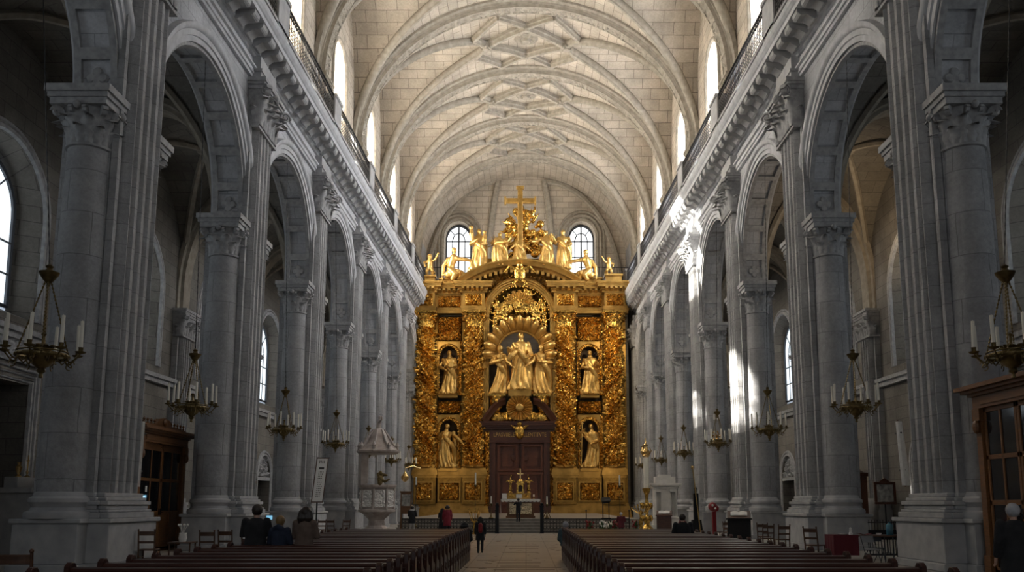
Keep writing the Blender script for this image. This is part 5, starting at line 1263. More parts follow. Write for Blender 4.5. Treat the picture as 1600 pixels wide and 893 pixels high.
rail_section(-7.7,gl-.1,'black scrollwork altar rail left of the steps before the altar'); rail_section(gr+.1,6.4,'black scrollwork altar rail right of the steps before the altar')
for x,lb in ((gl,'black iron gate post left of the altar steps'),(gr,'black iron gate post right of the altar steps')):
    b = MB(); b.box(-.13,.13,-.13,.13,0,.06); b.box(-.1,.1,-.1,.1,.06,1.65); b.box(-.13,.13,-.13,.13,1.65,1.72); b.ball((0,0,1.8),.1,10); b.build('gate_post',M['iron'],loc=(x,YR,0),label=lb,cat='post',smooth=40)
# ---- tall candle stands ----------------------------------------------------------
def candle_stand(x, Y, z0, y_top, y_wax, label, m='bronze', tripod=False):
    zt = Zat(y_top,Y)-z0; zw = Zat(y_wax,Y)-z0; r = empty('candle_stand',(Xat(x,(y_top+y_wax)/2,Y),Y,z0),label=label,cat='candle stand')
    b = MB(); b.lathe([(.16,0),(.17,.05),(.08,.1),(.03,.3),(.05,.36),(.022,.45),(.02,zw*.5),(.045,zw*.52),(.02,zw*.56),(.018,zw-.18),(.06,zw-.12),(.1,zw-.04),(.11,zw),(.03,zw)],12)
    if tripod:
        for i in range(3): a = i*2*PI/3+.5; b.tube([(.0,0,zw*.45),(.16*math.cos(a),.16*math.sin(a),zw*.3),(.3*math.cos(a),.3*math.sin(a),0)],.025,6)
    b.build('stem',M[m],r,smooth=50,uv=None)
    b = MB(); b.lathe([(.055,zw-.03),(.052,zt),(.001,zt+.02)],10); b.build('candle',M['wax'],r,smooth=40,uv=None)
candle_stand(650,53.6,SH*2,745,757,'tall candle stand at the left end of the altar rail')
candle_stand(743,53.6,SH*2,738,757,'tall candle stand before the second altarpiece column')
candle_stand(968,53.6,SH*2,742,758,'tall candle stand at the right side of the altar rail')
candle_stand(767.5,56.2,CHZ,775,786,'slender candle stand on the step just left of the altar')
candle_stand(854.5,56.2,CHZ,775,787,'candle stand with splayed tripod feet just right of the altar','bronze',True)
b = MB()
for q in (-1,1): b.box(q*.2-.03,q*.2+.03,-.03,.03,0,1.15)
b.box(-.26,.26,-.03,.03,1.0,1.1); b.add([(-.3,-.18,1.1),(.3,-.18,1.1),(.3,.2,1.35),(-.3,.2,1.35),(-.3,-.18,1.15),(.3,-.18,1.15),(.3,.2,1.4),(-.3,.2,1.4)],[(0,1,2,3),(4,7,6,5),(0,4,5,1),(1,5,6,2),(2,6,7,3),(3,7,4,0)]); b.box(-.3,.3,-.15,.15,0,.05)
b.build('lectern',M['iron'],loc=(Xat(948,790,55),55.6,SH*5),label='dark metal lectern on the chancel steps right of the altar',cat='lectern')
# gilded paschal candle stand
YP = 53.2
YP = 51.4; xp = Xat(1010,760,YP); r = empty('paschal_candle_stand',(xp,YP,0),label='very tall gilded candlestick carrying one thick white candle at the right of the chancel',cat='candlestick')
z1 = Zat(762,YP); z2 = Zat(714,YP); z3 = Zat(684,YP)
b = MB(); b.lathe([(.5,0),(.52,.1),(.42,.18),(.45,.3),(.3,.4),(.16,.6),(.22,.8),(.2,1.0),(.1,1.15),(.12,1.5),(.2,1.7),(.13,1.9),(.08,2.1),(.12,z1-.4),(.24,z1-.15),(.27,z1),(.05,z1)],18)
for i in range(3):
    for zz in (.25,.95,1.7): a = i*2*PI/3+.4; b.ball((.28*math.cos(a),.28*math.sin(a),zz),.14,8,(1,1,1.4))
b.build('column',M['gold'],r,smooth=50)
b = MB(); b.lathe([(.17,z1-.02),(.165,z2)],16); b.build('candle',M['wax'],r,smooth=40)
b = MB(); b.lathe([(.17,z2),(.26,z2+.1),(.2,z2+.2),(.27,z2+.35),(.14,z2+.5),(.1,z2+.65),(.16,z2+.75),(.06,z2+.85),(.02,z3)],14)
for i in range(5): a = i*2*PI/5; b.limb([(.2*math.cos(a),.2*math.sin(a),z2+.15),(.34*math.cos(a),.34*math.sin(a),z2+.4),(.24*math.cos(a),.24*math.sin(a),z2+.6)],[.05,.04,.02],6)
b.build('gilded_top',M['brass'],r,smooth=50)
# gilded candelabrum by it
xg = Xat(1001,790,50); b = MB(); b.lathe([(.3,0),(.32,.1),(.15,.2),(.08,.5),(.14,.7),(.06,1.0),(.1,1.3),(.03,1.5)],14)
for i in range(7):
    t = -1+2*i/6; b.tube([(0,0,1.2),(.3*t,0,1.25+.1*abs(t)),(.52*t,0,1.75-.25*abs(t))],.028,6); b.lathe([(.03,0),(.06,.04),(.05,.12),(.001,.14)],8,(.52*t,0,1.75-.25*abs(t)))
b.build('candelabrum',M['gold'],loc=(xg,50,0),label='branched gilded candelabrum standing beside the paschal candle',cat='candelabrum',smooth=50)
# ---- marble side altar against the right pier -----------------------------------
xm = Xat(1037,780,63.2); r = empty('side_altar',(xm,63.2,0),label='white marble side altar with fluted pilasters against the far right pier',cat='side altar')
b = MB(); b.box(-1.0,1.1,-.6,.7,0,.3); b.box(-.85,1.0,-.5,.6,.3,.75); b.box(-.95,1.08,-.58,.66,.75,.85); b.box(-.75,.95,-.35,.6,.85,3.0); b.build('body',M['marble'],r,bevel=.015)
for q in (-1,1):
    b = MB(); pr = [(x_,-y_) for x_,y_ in flute_profile(.2,.05,.1)]; b.loft([[(x_+.1+q*.55,y_-.35,z) for x_,y_ in pr] for z in (.95,2.7)]); b.box(.1+q*.55-.26,.1+q*.55+.26,-.52,-.3,2.7,2.92); b.box(.1+q*.55-.26,.1+q*.55+.26,-.52,-.3,.85,.97); b.build('pilaster',M['marble'],r)
b = MB()
for e,z0,z1 in ((0,2.95,3.1),(.08,3.1,3.2),(.2,3.2,3.35)): b.box(-.85-e,1.05+e,-.5-e,.6,z0,z1)
b.box(-.65,.85,-.4,.5,3.35,3.85); b.box(-.35,.55,-.3,.5,3.85,4.0); b.build('entablature',M['marble'],r,smooth=40)
# ---- pulpit ------------------------------------------------------------------------
YU = 54.3; xu = Xat(589,780,YU); r = empty('pulpit',(xu,YU,0),rz=.35,label='carved marble pulpit with a crowned sounding board against the left pier',cat='pulpit')
def octo(b, prof, n=8, c=(0,0,0), rot=PI/8):
    b.loft([[(c[0]+R_*math.cos(rot+i*2*PI/n),c[1]+R_*math.sin(rot+i*2*PI/n),z) for i in range(n)] for R_,z in prof])
z_top = Zat(757,YU); z_bot = Zat(799,YU)
b = MB(); octo(b,[(1.0,0),(1.0,.2),(.75,.28),(.55,.45),(.5,.8),(.7,1.0),(.95,z_bot-.1),(1.15,z_bot)]); b.build('foot',M['marble_p'],r)
b = MB(); octo(b,[(1.2,z_bot),(1.22,z_bot+.12),(1.08,z_bot+.18),(1.08,z_top-.25),(1.2,z_top-.18),(1.26,z_top-.05),(1.26,z_top),(1.0,z_top),(1.0,z_bot+.3)]); body = b.build('parapet',M['marble_p'],r)
for i in range(8):
    a = i*PI/4+PI/4*0; ap = 1.08*math.cos(PI/8); w_ = .34; b = MB(); U,V = np.meshgrid(np.linspace(-w_,w_,24),np.linspace(z_bot+.3,z_top-.36,44),indexing='ij'); R_ = relief(U*1.6+i,V*1.6,.6,i+120)
    c_,s_ = math.cos(a),math.sin(a); b.grid(np.stack([c_*(ap+.01+.1*R_)-s_*U,s_*(ap+.01+.1*R_)+c_*U,V],-1)); b.build('relief_panel',M['marble'],body)
for i in range(8):
    a = PI/8+i*PI/4; b = MB(); b.lathe([(.1,z_bot+.16),(.07,z_bot+.3),(.065,z_top-.4),(.1,z_top-.24)],10,(1.1*math.cos(a),1.1*math.sin(a),0)); b.build('colonnette',M['marble_p'],body,smooth=40)
zs0 = Zat(704,YU)
b = MB(); b.box(-1.15,-.75,-.55,.55,z_top,zs0); b.box(-.78,-.7,-.3,.3,z_top+.4,zs0-.5); b.lathe([(.09,z_top+.1),(.07,z_top+.3),(.07,zs0-.3),(.1,zs0-.1)],10,(-.75,-.5,0)); b.lathe([(.09,z_top+.1),(.07,z_top+.3),(.07,zs0-.3),(.1,zs0-.1)],10,(-.75,.5,0)); b.build('back_panel',M['marble_p'],r,smooth=40)
b = MB(); octo(b,[(1.25,zs0-.2),(1.42,zs0-.1),(1.45,zs0),(1.3,zs0+.06),(1.22,zs0+.2),(.85,zs0+.45),(.62,zs0+.9),(.45,zs0+1.25),(.3,zs0+1.4),(.12,zs0+1.5)])
for i in range(8): a = PI/8+i*PI/4; b.lathe([(.12,zs0+.05),(.1,zs0+.2),(.14,zs0+.3),(.03,zs0+.55)],8,(1.25*math.cos(a),1.25*math.sin(a),0)); b.limb([(1.15*math.cos(a),1.15*math.sin(a),zs0+.2),(.75*math.cos(a),.75*math.sin(a),zs0+.8),(.4*math.cos(a),.4*math.sin(a),zs0+1.35)],[.06,.08,.05],6)
b.build('sounding_board',M['marble_p'],r,smooth=30)
b = MB(); b.limb([(0,0,zs0+1.4),(.02,0,zs0+1.8),(.05,0,zs0+2.0)],[.16,.15,.12],10); b.ball((.06,0,zs0+2.2),.12,10)
for q in (-1,1): b.limb([(0,q*.1,zs0+1.9),(.15,q*.35,zs0+2.05),(.1,q*.45,zs0+2.25)],[.07,.08,.03],8)
b.build('crowning_figure',M['marble_p'],r,voxel=.035)
b = MB(); b.limb([(0,0,0),(.0,.05,.3)],[.16,.2],8); b.limb([(0,.05,.3),(.15,.1,.55),(.4,.1,.5)],[.16,.13,.07],8); b.limb([(0,.05,.3),(-.15,.0,.6)],[.14,.08],8); b.limb([(.0,.1,.3),(.3,.0,.1),(.6,.0,.25)],[.12,.1,.05],8); b.ball((.02,.02,.65),.13,10)
b.build('eagle_figure',M['bronze'],loc=(xu+.35,YU-1.05,z_top+.09),voxel=.035,label='dark bronze eagle perched on the pulpit parapet',cat='sculpture')
# bracket lamp of brass near the pulpit
b = MB(); b.lathe([(.001,-.3),(.12,-.26),(.24,-.1),(.26,.05),(.18,.12),(.1,.3),(.03,.36),(.02,.6)],16); b.tube([(0,0,.6),(.5,.4,.75),(.9,.6,.6)],.03,6); b.build('hanging_lamp',M['brass'],loc=(xu+1.75,YU+.2,Zat(745,YU)),label='round brass sanctuary lamp on a bracket beside the pulpit',cat='lamp',smooth=50)
# ---- white banner board with text on the third left pier -------------------------
YB = 44.4; xb0 = Xat(496.5,750,YB); z0 = Zat(783,YB); z1 = Zat(716,YB)
r = empty('banner_board',(xb0,YB,z0),rz=.25,label='narrow white information banner with printed lines leaning by the left pier',cat='banner')
hB = z1-z0; wB = .26; b = MB()
def tilt(V): V = np.array(V); V[:,0] += V[:,2]*.095; return V
b.box(-wB,wB,-.03,.0,0,hB); b.build('sheet',M['paper'],r,f=tilt)
b = MB(); b.box(-wB-.05,wB+.05,.0,.1,-.06,hB+.05); b.box(-wB-.03,wB+.12,-.06,.12,hB+.02,hB+.06); b.build('frame',M['chairw'],r,f=tilt)
b = MB(); b.box(-.04,.04,.02,.1,-z0,-.05); b.box(-.3,.3,-.2,.25,-z0,-z0+.05); b.build('stand',M['iron'],r)
b = MB(); rg = random.Random(3)
for fz,w_,n_ in ((.94,.16,2),(.905,.16,1)):
    for i in range(4): b.box(-.15+.075*i,-.1+.075*i,-.034,-.03,hB*fz-.03,hB*fz+.02)
b.box(-.12,.14,-.034,-.03,hB*.75,hB*.80)
for k in range(13):
    z = hB*(.68-.048*k); x = -.12
    while x<.1: w_ = rg.uniform(.02,.07); b.box(x,x+w_,-.034,-.03,z,z+.035); x += w_+.03
b.build('printed_text',M['ink'],r,f=tilt)
# ---- wooden porches ---------------------------------------------------------------
def porch(name, L, Ht, depth, doors, label, crest):
    """glazed oak vestibule; front faces -y locally, origin at the front left bottom corner"""
    r = empty(name,label=label,cat='porch'); W_ = M['oak']
    b = MB(); b.box(0,.14,0,depth,0,Ht*.86); b.box(L-.14,L,0,depth,0,Ht*.86); b.box(0,L,depth-.1,depth,0,Ht*.86); b.box(0,L,0,depth,Ht*.84,Ht*.86); b.box(.14,L-.14,.3,.34,0,Ht*.84) if False else None; b.build('carcass',W_,r)
    for x in (0,L-.3): b = MB(); b.box(x,x+.3,-.1,.1,0,.5); b.box(x+.03,x+.27,-.06,.1,.5,Ht*.74); b.box(x-.02,x+.32,-.12,.1,Ht*.74,Ht*.8); b.ball((x+.15,-.12,Ht*.71),.12,8,(1,.8,1.5)); b.build('post',W_,r,bevel=.008)
    b = MB()
    for e,a,c in ((.0,.80,.86),(.08,.86,.875),(.2,.875,.89),(.32,.89,.91)): b.box(-e,L+e,-.1-e,depth,Ht*a,Ht*c)
    b.box(.4,L-.4,-.13,-.09,Ht*.815,Ht*.85); b.build('cornice',W_,r)
    if crest:
        b = MB(); b.prism([(.1,Ht*.91),(L-.1,Ht*.91),(L-.1,Ht*.935),(L*.66,Ht*.945),(L*.62,Ht*.985),(L*.5,Ht*1.0),(L*.38,Ht*.985),(L*.34,Ht*.945),(.1,Ht*.935)],0,.12,'y')
        for i in range(14): 
            x = .2+(L-.4)*i/13
            if abs(x-L/2)>L*.14: b.lathe([(.03,0),(.05,.06),(.02,.1),(.06,.16),(.001,.24)],8,(x,.06,Ht*.935))
        b.ball((L/2,-.02,Ht*.965),.16,10,(1,.5,1)); b.build('crest',W_,r,smooth=40)
    n = doors; w_ = (L-.6)/n
    for i in range(n):
        x0 = .3+w_*i+.01; x1 = x0+w_-.02; zt_ = Ht*.8; b = MB(); s_ = .1
        b.box(x0,x0+s_,-.0,.07,0,zt_); b.box(x1-s_,x1,-.0,.07,0,zt_)
        zs = [0,.12,zt_*.36,zt_*.66,zt_-.22,zt_] if crest else [0,.15,zt_*.2,zt_*.43,zt_*.7,zt_]
        for z in zs[1:-1]: b.box(x0,x1,-.0,.07,z-.06,z+.06)
        b.box(x0,x1,0,.07,zt_-.12,zt_); b.box(x0,x1,0,.07,0,.16)
        pan = []
        xm = (x0+x1)/2
        if crest: b.box(x0+s_,x1-s_,.02,.05,0,zt_*.36); b.box(xm-.03,xm+.03,-.0,.07,0,zt_*.36); pan = [(zt_*.36,zt_*.66),(zt_*.66,zt_-.22)]; b.box(x0+.16,x1-.16,-.0,.06,zt_-.2,zt_-.08)
        else: pan = [(zs[k],zs[k+1]) for k in range(1,5)]; b.box(x0+s_,x1-s_,.02,.05,0,.2)
        b.box(xm-.035,xm+.035,-.0,.07,pan[0][0],zt_-.1)
        d = b.build('door',W_,r,bevel=.008)
        b = MB(); b.box(x0+s_*.5,x1-s_*.5,.03,.045,pan[0][0],pan[-1][1]); b.build('glazing',M['glass'],d)
        b = MB(); hx = x1-.06 if i%2==0 else x0+.06; b.box(hx-.025,hx+.025,-.02,.0,zt_*.36-.1,zt_*.36+.15); b.tube([(hx,-.02,zt_*.36),(hx,-.07,zt_*.36),(hx+(-.1 if i%2==0 else .1),-.07,zt_*.36)],.014,6); b.build('handle',M['iron'],d)
    return r
lp = porch('oak_porch',4.3,5.15,2.0,2,'glazed oak porch with carved crest between the first two left pillars',True)
lp.location = (-14.25,30.55,0); lp.rotation_euler = (0,0,PI/2)
b = MB(); b.box(.0,.12,-.02,.0,0,.22); b.build('notice',M['paper'],loc=(-14.18,31.2,2.25),rz=PI/2,label='small white notice pinned on the left oak porch door',cat='notice')
rp = porch('oak_porch',6.5,5.35,2.2,4,'large glazed oak vestibule filling the right arch nearest the camera',False)
rp.location = (11.95,21.95,0); rp.rotation_euler = (0,0,-PI/2)
# info screen and furled flags
b = MB(); b.box(-.3,.3,-.03,.03,0,.38); b.box(-.05,.05,-.03,.05,-1.75,0); b.box(-.25,.25,-.2,.2,-1.75,-1.68)
xs_ = Xat(215,781,28.2); r = b.build('screen',M['black'],loc=(xs_,28.2,1.75),label='small lit blue information screen beside the nearest left pillar',cat='screen',bevel=.01); r.rotation_euler = (0,0,.25)
scr = mat('screen_glow',(.02,.05,.08),.3,0,(.25,.6,.85),.5); b = MB(); b.box(-.27,.27,-.034,-.03,.03,.35); d = b.build('display',scr,r); 
b = MB(); scr2 = mat('screen_icons',(.5,.7,.8),.3,0,(.6,.85,1),.9)
b.box(-.2,-.02,-.037,-.034,.1,.2); b.box(.03,.2,-.037,-.034,.1,.2); b.box(-.22,.22,-.037,-.034,.28,.31); b.build('icons',scr2,r)
def flag(x0,y0,x1,y1,Y,label,w=.28):
    p,q = at(x0,y0,Y),at(x1,y1,Y); r = empty('furled_flag',q,label=label,cat='flag'); v = p-q; b = MB()
    b.tube([(0,.05,0),(v.x,.05,v.z)],.025,6); b.build('pole',M['chairw'],r)
    b = MB(); n = 20; rings = []
    for t in np.linspace(.02,.97,12):
        a = np.arange(n)*2*PI/n; rr_ = w*(.85-.25*t)*(1+.18*np.sin(5*a)); rings.append(np.stack([v.x*t+rr_*np.cos(a),-.05+.5*rr_*np.sin(a),np.full(n,v.z*t)],1))
    b.loft(rings); b.build('cloth',M['cloth_w'],r,smooth=60)
    b = MB(); b.tube([(v.x*.25,.3,v.z*.25),(v.x*.25,-.1,v.z*.25)],.03,6); b.tube([(v.x*.8,.3,v.z*.8),(v.x*.8,-.1,v.z*.8)],.03,6); b.build('bracket',M['iron'],r)
flag(223,655,212,762,26.2,'furled white flag on a pole beside the nearest left pillar',.15)
flag(1403,655,1416,760,26.2,'furled white flag on a pole beside the nearest right pillar',.15)
# ---- chairs -------------------------------------------------------------------
def make_chair(name='wooden_chair', m='chairw'):
    r = empty(name); W_ = M[m]
    for x in (-.2,.2):
        b = MB(); b.tube([(x,-.2,0),(x,-.2,.45),(x*1.02,-.27,.95)],[.022,.024,.02],8); b.ball((x*1.02,-.275,.97),.028,8); b.build('back_leg',W_,r,smooth=50,uv=None)
        b = MB(); b.tube([(x,.2,0),(x,.2,.45)],.023,8); b.build('front_leg',W_,r,smooth=50,uv=None)
    b = MB(); b.box(-.22,.22,-.21,.22,.43,.47); b.build('seat',W_,r,bevel=.01)
    for z0,z1,y in ((.82,.93,-.255),(.62,.68,-.235)):
        b = MB(); P_ = np.linspace(-.2,.2,7); b.grid([[(x,y-.02*(1-(x/.2)**2),z) for x in P_] for z in (z0,z1)]); b.grid([[(x,y+.02-.02*(1-(x/.2)**2),z) for x in P_] for z in (z0,z1)]); b.box(-.2,.2,y-.01,y+.015,z0,z1); b.build('back_slat',W_,r,uv=None)
    b = MB()
    for y in (-.2,.2): b.tube([(-.2,y,.2),(.2,y,.2)],.013,6)
    for x in (-.2,.2): b.tube([(x,-.2,.26),(x,.2,.26)],.013,6)
    b.build('stretcher',W_,r,smooth=50,uv=None); return r
ch = None
def chair(x,y,rz,label,s=1.0,group=None):
    global ch
    if ch is None: ch = make_chair(); o = ch
    else: o = dup(ch)
    o.location = (x,y,0); o.rotation_euler = (0,0,rz); o.scale = (s,s,s); props(o,label,'chair')
    if 'group' in o: del o['group']
    if group: o['group'] = group
    return o
chair(-7.05,11.9,.12,'dark reddish wooden chair in the lower left corner before the nearest pillar',1.2)
chair(-10.95,24.6,.12,'dark wooden chair before the oak porch, back to the camera',1.1)
chair(-9.5,25.4,.05,'wooden chair just right of the white flower vase',1.05)
chair(-9.1,25.9,-.1,'wooden chair left of the dark-coated man, set square to the pews',1.05)
chair(-8.6,26.6,-.5,'wooden chair nearest the second left pillar, turned away from the pews',1.05)
chair(Xat(508,820,46),45.2,.3,'wooden chair against the foot of the fourth left pillar, leftmost of three',1.0)
chair(Xat(524,820,46),45.3,-.2,'wooden chair against the foot of the fourth left pillar, middle of three',1.0)
chair(Xat(541,820,46),45.6,.6,'wooden chair against the foot of the fourth left pillar, rightmost of three',1.0)
chair(Xat(1129,820,41),41.2,.9,'reddish chair beside the red alms post on the right',1.0)
chair(Xat(1139,820,40),39.9,-.7,'reddish chair between the alms post and the dark lectern',1.0)
chair(Xat(1183,820,36),35.0,-.5,'wooden chair right beside the dark lectern, turned aside',1.05)
chair(Xat(1200,830,33),33.2,.0,'wooden chair below the third right pillar, nearer the lectern',1.05)
chair(Xat(1224,830,32),32.2,.05,'wooden chair below the third right pillar, nearer the pale plinth',1.05)
chair(Xat(1278,845,27),27.3,-.8,'wooden chair left of the red-clothed table by the right pillar',1.1)
# small low table with a white vase between the left chairs
r = empty('side_table',(-10.15,25.0,0),label='low dark table between the chairs before the oak porch',cat='table'); b = MB(); b.box(-.35,.35,-.25,.25,.66,.7); b.build('top',M['chairw'],r)
for x in (-.3,.3):
    for y in (-.2,.2): b = MB(); b.tube([(x,y,0),(x,y,.66)],.022,6); b.build('leg',M['chairw'],r,uv=None)
r = empty('vase',(-10.15,25.0,.7),label='small white vase of flowers on the low table by the left chairs',cat='vase'); b = MB(); b.lathe([(.001,0),(.09,0),(.12,.1),(.1,.22),(.11,.26),(.09,.25)],16); b.build('pot',M['cloth_w'],r,smooth=50)
b = MB()
for i in range(7): a = i*.9; b.tube([(0,0,.2),(.06*math.cos(a),.06*math.sin(a),.36),(.13*math.cos(a),.13*math.sin(a),.48)],.006,4); b.ball((.13*math.cos(a),.13*math.sin(a),.49),.035,6)
b.build('flowers',M['cloth_w'],r,smooth=60,uv=None)
# ---- right-hand tables, folding chairs, candle rack ---------------------------------
YT_ = 26.6; xt0,xt1 = Xat(1297,850,YT_),Xat(1331,850,YT_); Lt = 2.35; r = empty('table',(xt0+Lt/2,YT_,0),label='trestle table half covered by a red cloth beside the nearest right pillar',cat='table')
b = MB(); b.box(-Lt/2,Lt/2,-.38,.38,.80,.84); b.build('top',M['chairw'],r)
for x in (-Lt/2+.1,Lt/2-.5,Lt/2-.1):
    for y in (-.32,.32): b = MB(); b.tube([(x,y,0),(x,y,.8)],.02,6); b.build('leg',M['lead'],r,uv=None)
b = MB(); n = 40
per = [(-Lt/2-.02,.4),(-Lt/2-.02,-.4),(-Lt/2+.75,-.4)]
pts = [(per[0][0],per[0][1]+(per[1][1]-per[0][1])*t) for t in np.linspace(0,1,14)]+[(per[1][0]+(per[2][0]-per[1][0])*t,per[1][1]) for t in np.linspace(0,1,14)][1:]
b.grid([[(x-.015*math.sin(i*1.7)*k,y-.02*math.sin(i*1.3)*k,.845-.62*k) for i,(x,y) in enumerate(pts)] for k in np.linspace(0,1,6)]); b.box(-Lt/2-.02,-Lt/2+.75,-.4,.4,.838,.848)
b.build('tablecloth',M['red'],loc=(xt0+Lt/2,YT_,0.003),label='red cloth with pale sprigs draped over the end of the trestle table',cat='tablecloth')
rg = random.Random(4)
for i,(dx,nm,lb) in enumerate(((.35,'plate','white saucer on the red-clothed table'),(.62,'figurine','small pale figurine on the red-clothed table'),(1.05,'booklet','red booklet lying open on the trestle table'),(1.5,'bowl','small cream bowl on the trestle table near the folding chair'))):
    b = MB(); m_ = M['cloth_w']
    if nm=='plate': b.lathe([(.001,0),(.08,0),(.13,.03),(.12,.035),(.07,.012)],16)
    elif nm=='figurine': b.lathe([(.06,0),(.065,.04),(.03,.09),(.045,.13),(.03,.17),(.04,.2),(.001,.24)],12)
    elif nm=='booklet': 
        for q in (-1,1): b.add([(0,-.13,.01),(q*.2,-.13,.06),(q*.2,.13,.06),(0,.13,.01),(0,-.13,0),(q*.2,-.13,.05),(q*.2,.13,.05),(0,.13,0)],[(0,1,2,3),(4,7,6,5),(0,4,5,1),(1,5,6,2),(2,6,7,3),(3,7,4,0)])
        m_ = M['red']
    else: b.lathe([(.001,0),(.05,0),(.09,.06),(.08,.065),(.04,.02)],14)
    b.build(nm,m_,loc=(xt0+dx,YT_-.12,.851 if dx<.76 else .84),label=lb,cat=nm,smooth=50)
b = MB(); b.lathe([(.001,0),(.1,0),(.11,.02),(.11,.3),(.06,.36),(.04,.36),(.04,.4),(.001,.4)],16); jm = mat('blue_glass',(.05,.16,.22),.1,0); b.build('water_jar',jm,loc=(xt0+1.9,YT_,.84),label='bluish glass jar standing on the trestle table by the folding chairs',cat='jar',smooth=50)
steel = mat('grey_steel',(.30,.31,.33),.4,.6)
def folding(x,y,rz,label,m=steel):
    r = empty('folding_chair',(x,y,0),rz=rz,label=label,cat='chair'); 
    for q in (-.2,.2):
        b = MB(); b.tube([(q,-.25,0),(q,.0,.4),(q,.2,.82)],.013,6); b.build('leg',M['lead'],r,uv=None); b = MB(); b.tube([(q*.9,.25,0),(q*.9,-.18,.45)],.013,6); b.build('leg',M['lead'],r,uv=None)
    b = MB(); b.box(-.2,.2,-.2,.16,.44,.465); b.build('seat',m,r,bevel=.006); b = MB(); b.add([(-.21,.15,.66),(.21,.15,.66),(.21,.22,.84),(-.21,.22,.84),(-.21,.17,.65),(.21,.17,.65),(.21,.24,.83),(-.21,.24,.83)],[(0,1,2,3),(4,7,6,5),(0,4,5,1),(1,5,6,2),(2,6,7,3),(3,7,4,0)]); b.build('backrest',m,r)
folding(Xat(1352,850,26),25.6,.1,'light grey folding chair at the end of the trestle table'); folding(Xat(1377,850,25.8),26.2,-.15,'darker folding chair between the trestle table and the pale plinth',M['lead'])
# framed icon on a stand and iron candle rack
YI = 30.5; xi = Xat(1382.5,768,YI); zi0 = Zat(787,YI); zi1 = Zat(752,YI); r = empty('framed_icon',(xi,YI,0),label='small framed picture on a thin stand right of the second right pillar',cat='picture')
b = MB(); wI = .38; frame_line(b,(-wI+.08,wI-.08,zi0+.08,zi1-.1),.09,-.03,.05,0); b.prism([(-wI*.6,zi1-.02),(wI*.6,zi1-.02),(wI*.3,zi1+.06),(0,zi1+.14),(-wI*.3,zi1+.06)],-.04,.03); b.build('frame',M['redwood'],r,bevel=.01)
pic = noisy('faded_picture',(.12,.12,.11),(.55,.53,.48),5,.6); b = MB(); b.box(-wI+.08,wI-.08,-.02,.02,zi0+.08,zi1-.1); b.build('picture',pic,r)
b = MB(); b.tube([(0,.03,0),(0,.03,zi0)],.025,8); b.lathe([(.25,0),(.25,.03),(.05,.08)],14,(0,.03,0)); b.build('stand',M['iron'],r,uv=None)
r = empty('candle_rack',(Xat(1385,815,28.6),28.6,0),label='dark iron votive candle rack behind the folding chairs',cat='candle rack'); b = MB(); b.box(-.75,.75,-.3,.3,.62,.66); b.box(-.75,.75,-.3,-.27,.62,.95); b.box(-.7,.7,-.28,.28,.1,.14)
for i in range(16): b.tube([(-.72+1.44*i/15,-.29,.1),(-.72+1.44*i/15,-.29,1.28)],.011,5)
b.box(-.75,.75,-.31,-.27,1.18,1.21); b.build('frame',M['iron'],r,uv=None)
for i in range(9): b = MB(); b.lathe([(.035,.66),(.04,.78),(.03,.78)],8,(-.6+.15*i,.05*(i%2),0)); b.build('votive_cup',M['redpaint'],r,smooth=50,uv=None)
# ---- lecterns and stands at the right ------------------------------------------------
YL = 37.6; xl = Xat(1155,820,YL); r = empty('lectern',(xl,YL,0),rz=-.25,label='large black box lectern with open book beside the third right pillar',cat='lectern')
b = MB(); b.box(-.5,.5,-.35,.35,0,1.12); b.box(-.56,.56,-.42,.4,1.12,1.18); b.box(-.54,.54,-.4,.38,0,.06); b.build('body',M['black'],r,bevel=.01)
b = MB(); b.add([(-.5,-.36,1.2),(.5,-.36,1.2),(.5,.34,1.5),(-.5,.34,1.5),(-.5,-.36,1.16),(.5,-.36,1.16),(.5,.34,1.16),(-.5,.34,1.16)],[(0,1,2,3),(4,7,6,5),(0,4,5,1),(1,5,6,2),(2,6,7,3),(3,7,4,0)]); b.build('slope',M['chairw'],r)
def open_book(name,loc,rz,label,w=.3,tilt=.4):
    b = MB()
    for q in (-1,1):
        P_ = [[(q*w*t,y,.03*math.sin(PI*min(1,t*1.1))+.012) for t in np.linspace(0,1,8)] for y in (-.2,.2)]; b.grid(P_); b.box(min(0,q*w),max(0,q*w),-.2,.2,0,.012)
    o = b.build(name,M['paper'],loc=loc,label=label,cat='book',smooth=60); o.rotation_euler = (tilt,0,rz); return o
open_book('open_book',(xl,YL,1.375),-.25,'open book on the black box lectern',.36,.405)
YQ = 46.0; xq = Xat(1038,815,YQ); r = empty('lectern',(xq,YQ,0),rz=-.2,label='reddish-brown wooden lectern near the front of the right pews',cat='lectern'); b = MB(); b.box(-.4,.4,-.3,.3,0,1.15); b.box(-.45,.45,-.36,.34,1.15,1.2); b.build('body',M['oak'] if False else M['redwood'],r,bevel=.01)
b = MB(); b.add([(-.42,-.32,1.22),(.42,-.32,1.22),(.42,.3,1.45),(-.42,.3,1.45),(-.42,-.32,1.18),(.42,-.32,1.18),(.42,.3,1.18),(-.42,.3,1.18)],[(0,1,2,3),(4,7,6,5),(0,4,5,1),(1,5,6,2),(2,6,7,3),(3,7,4,0)]); b.build('slope',M['redwood'],r)
open_book('open_book',(xq,YQ,1.355),-.2,'open book on the reddish-brown lectern',.3,.35)
b = MB(); b.box(-.3,.3,-.06,.06,0,1.42); b.box(-.35,.35,-.15,.15,0,.05); b.build('partition_board',M['plain'],loc=(Xat(1108,820,41.5),41.5,0),label='upright grey board left of the red alms post',cat='board',bevel=.02)
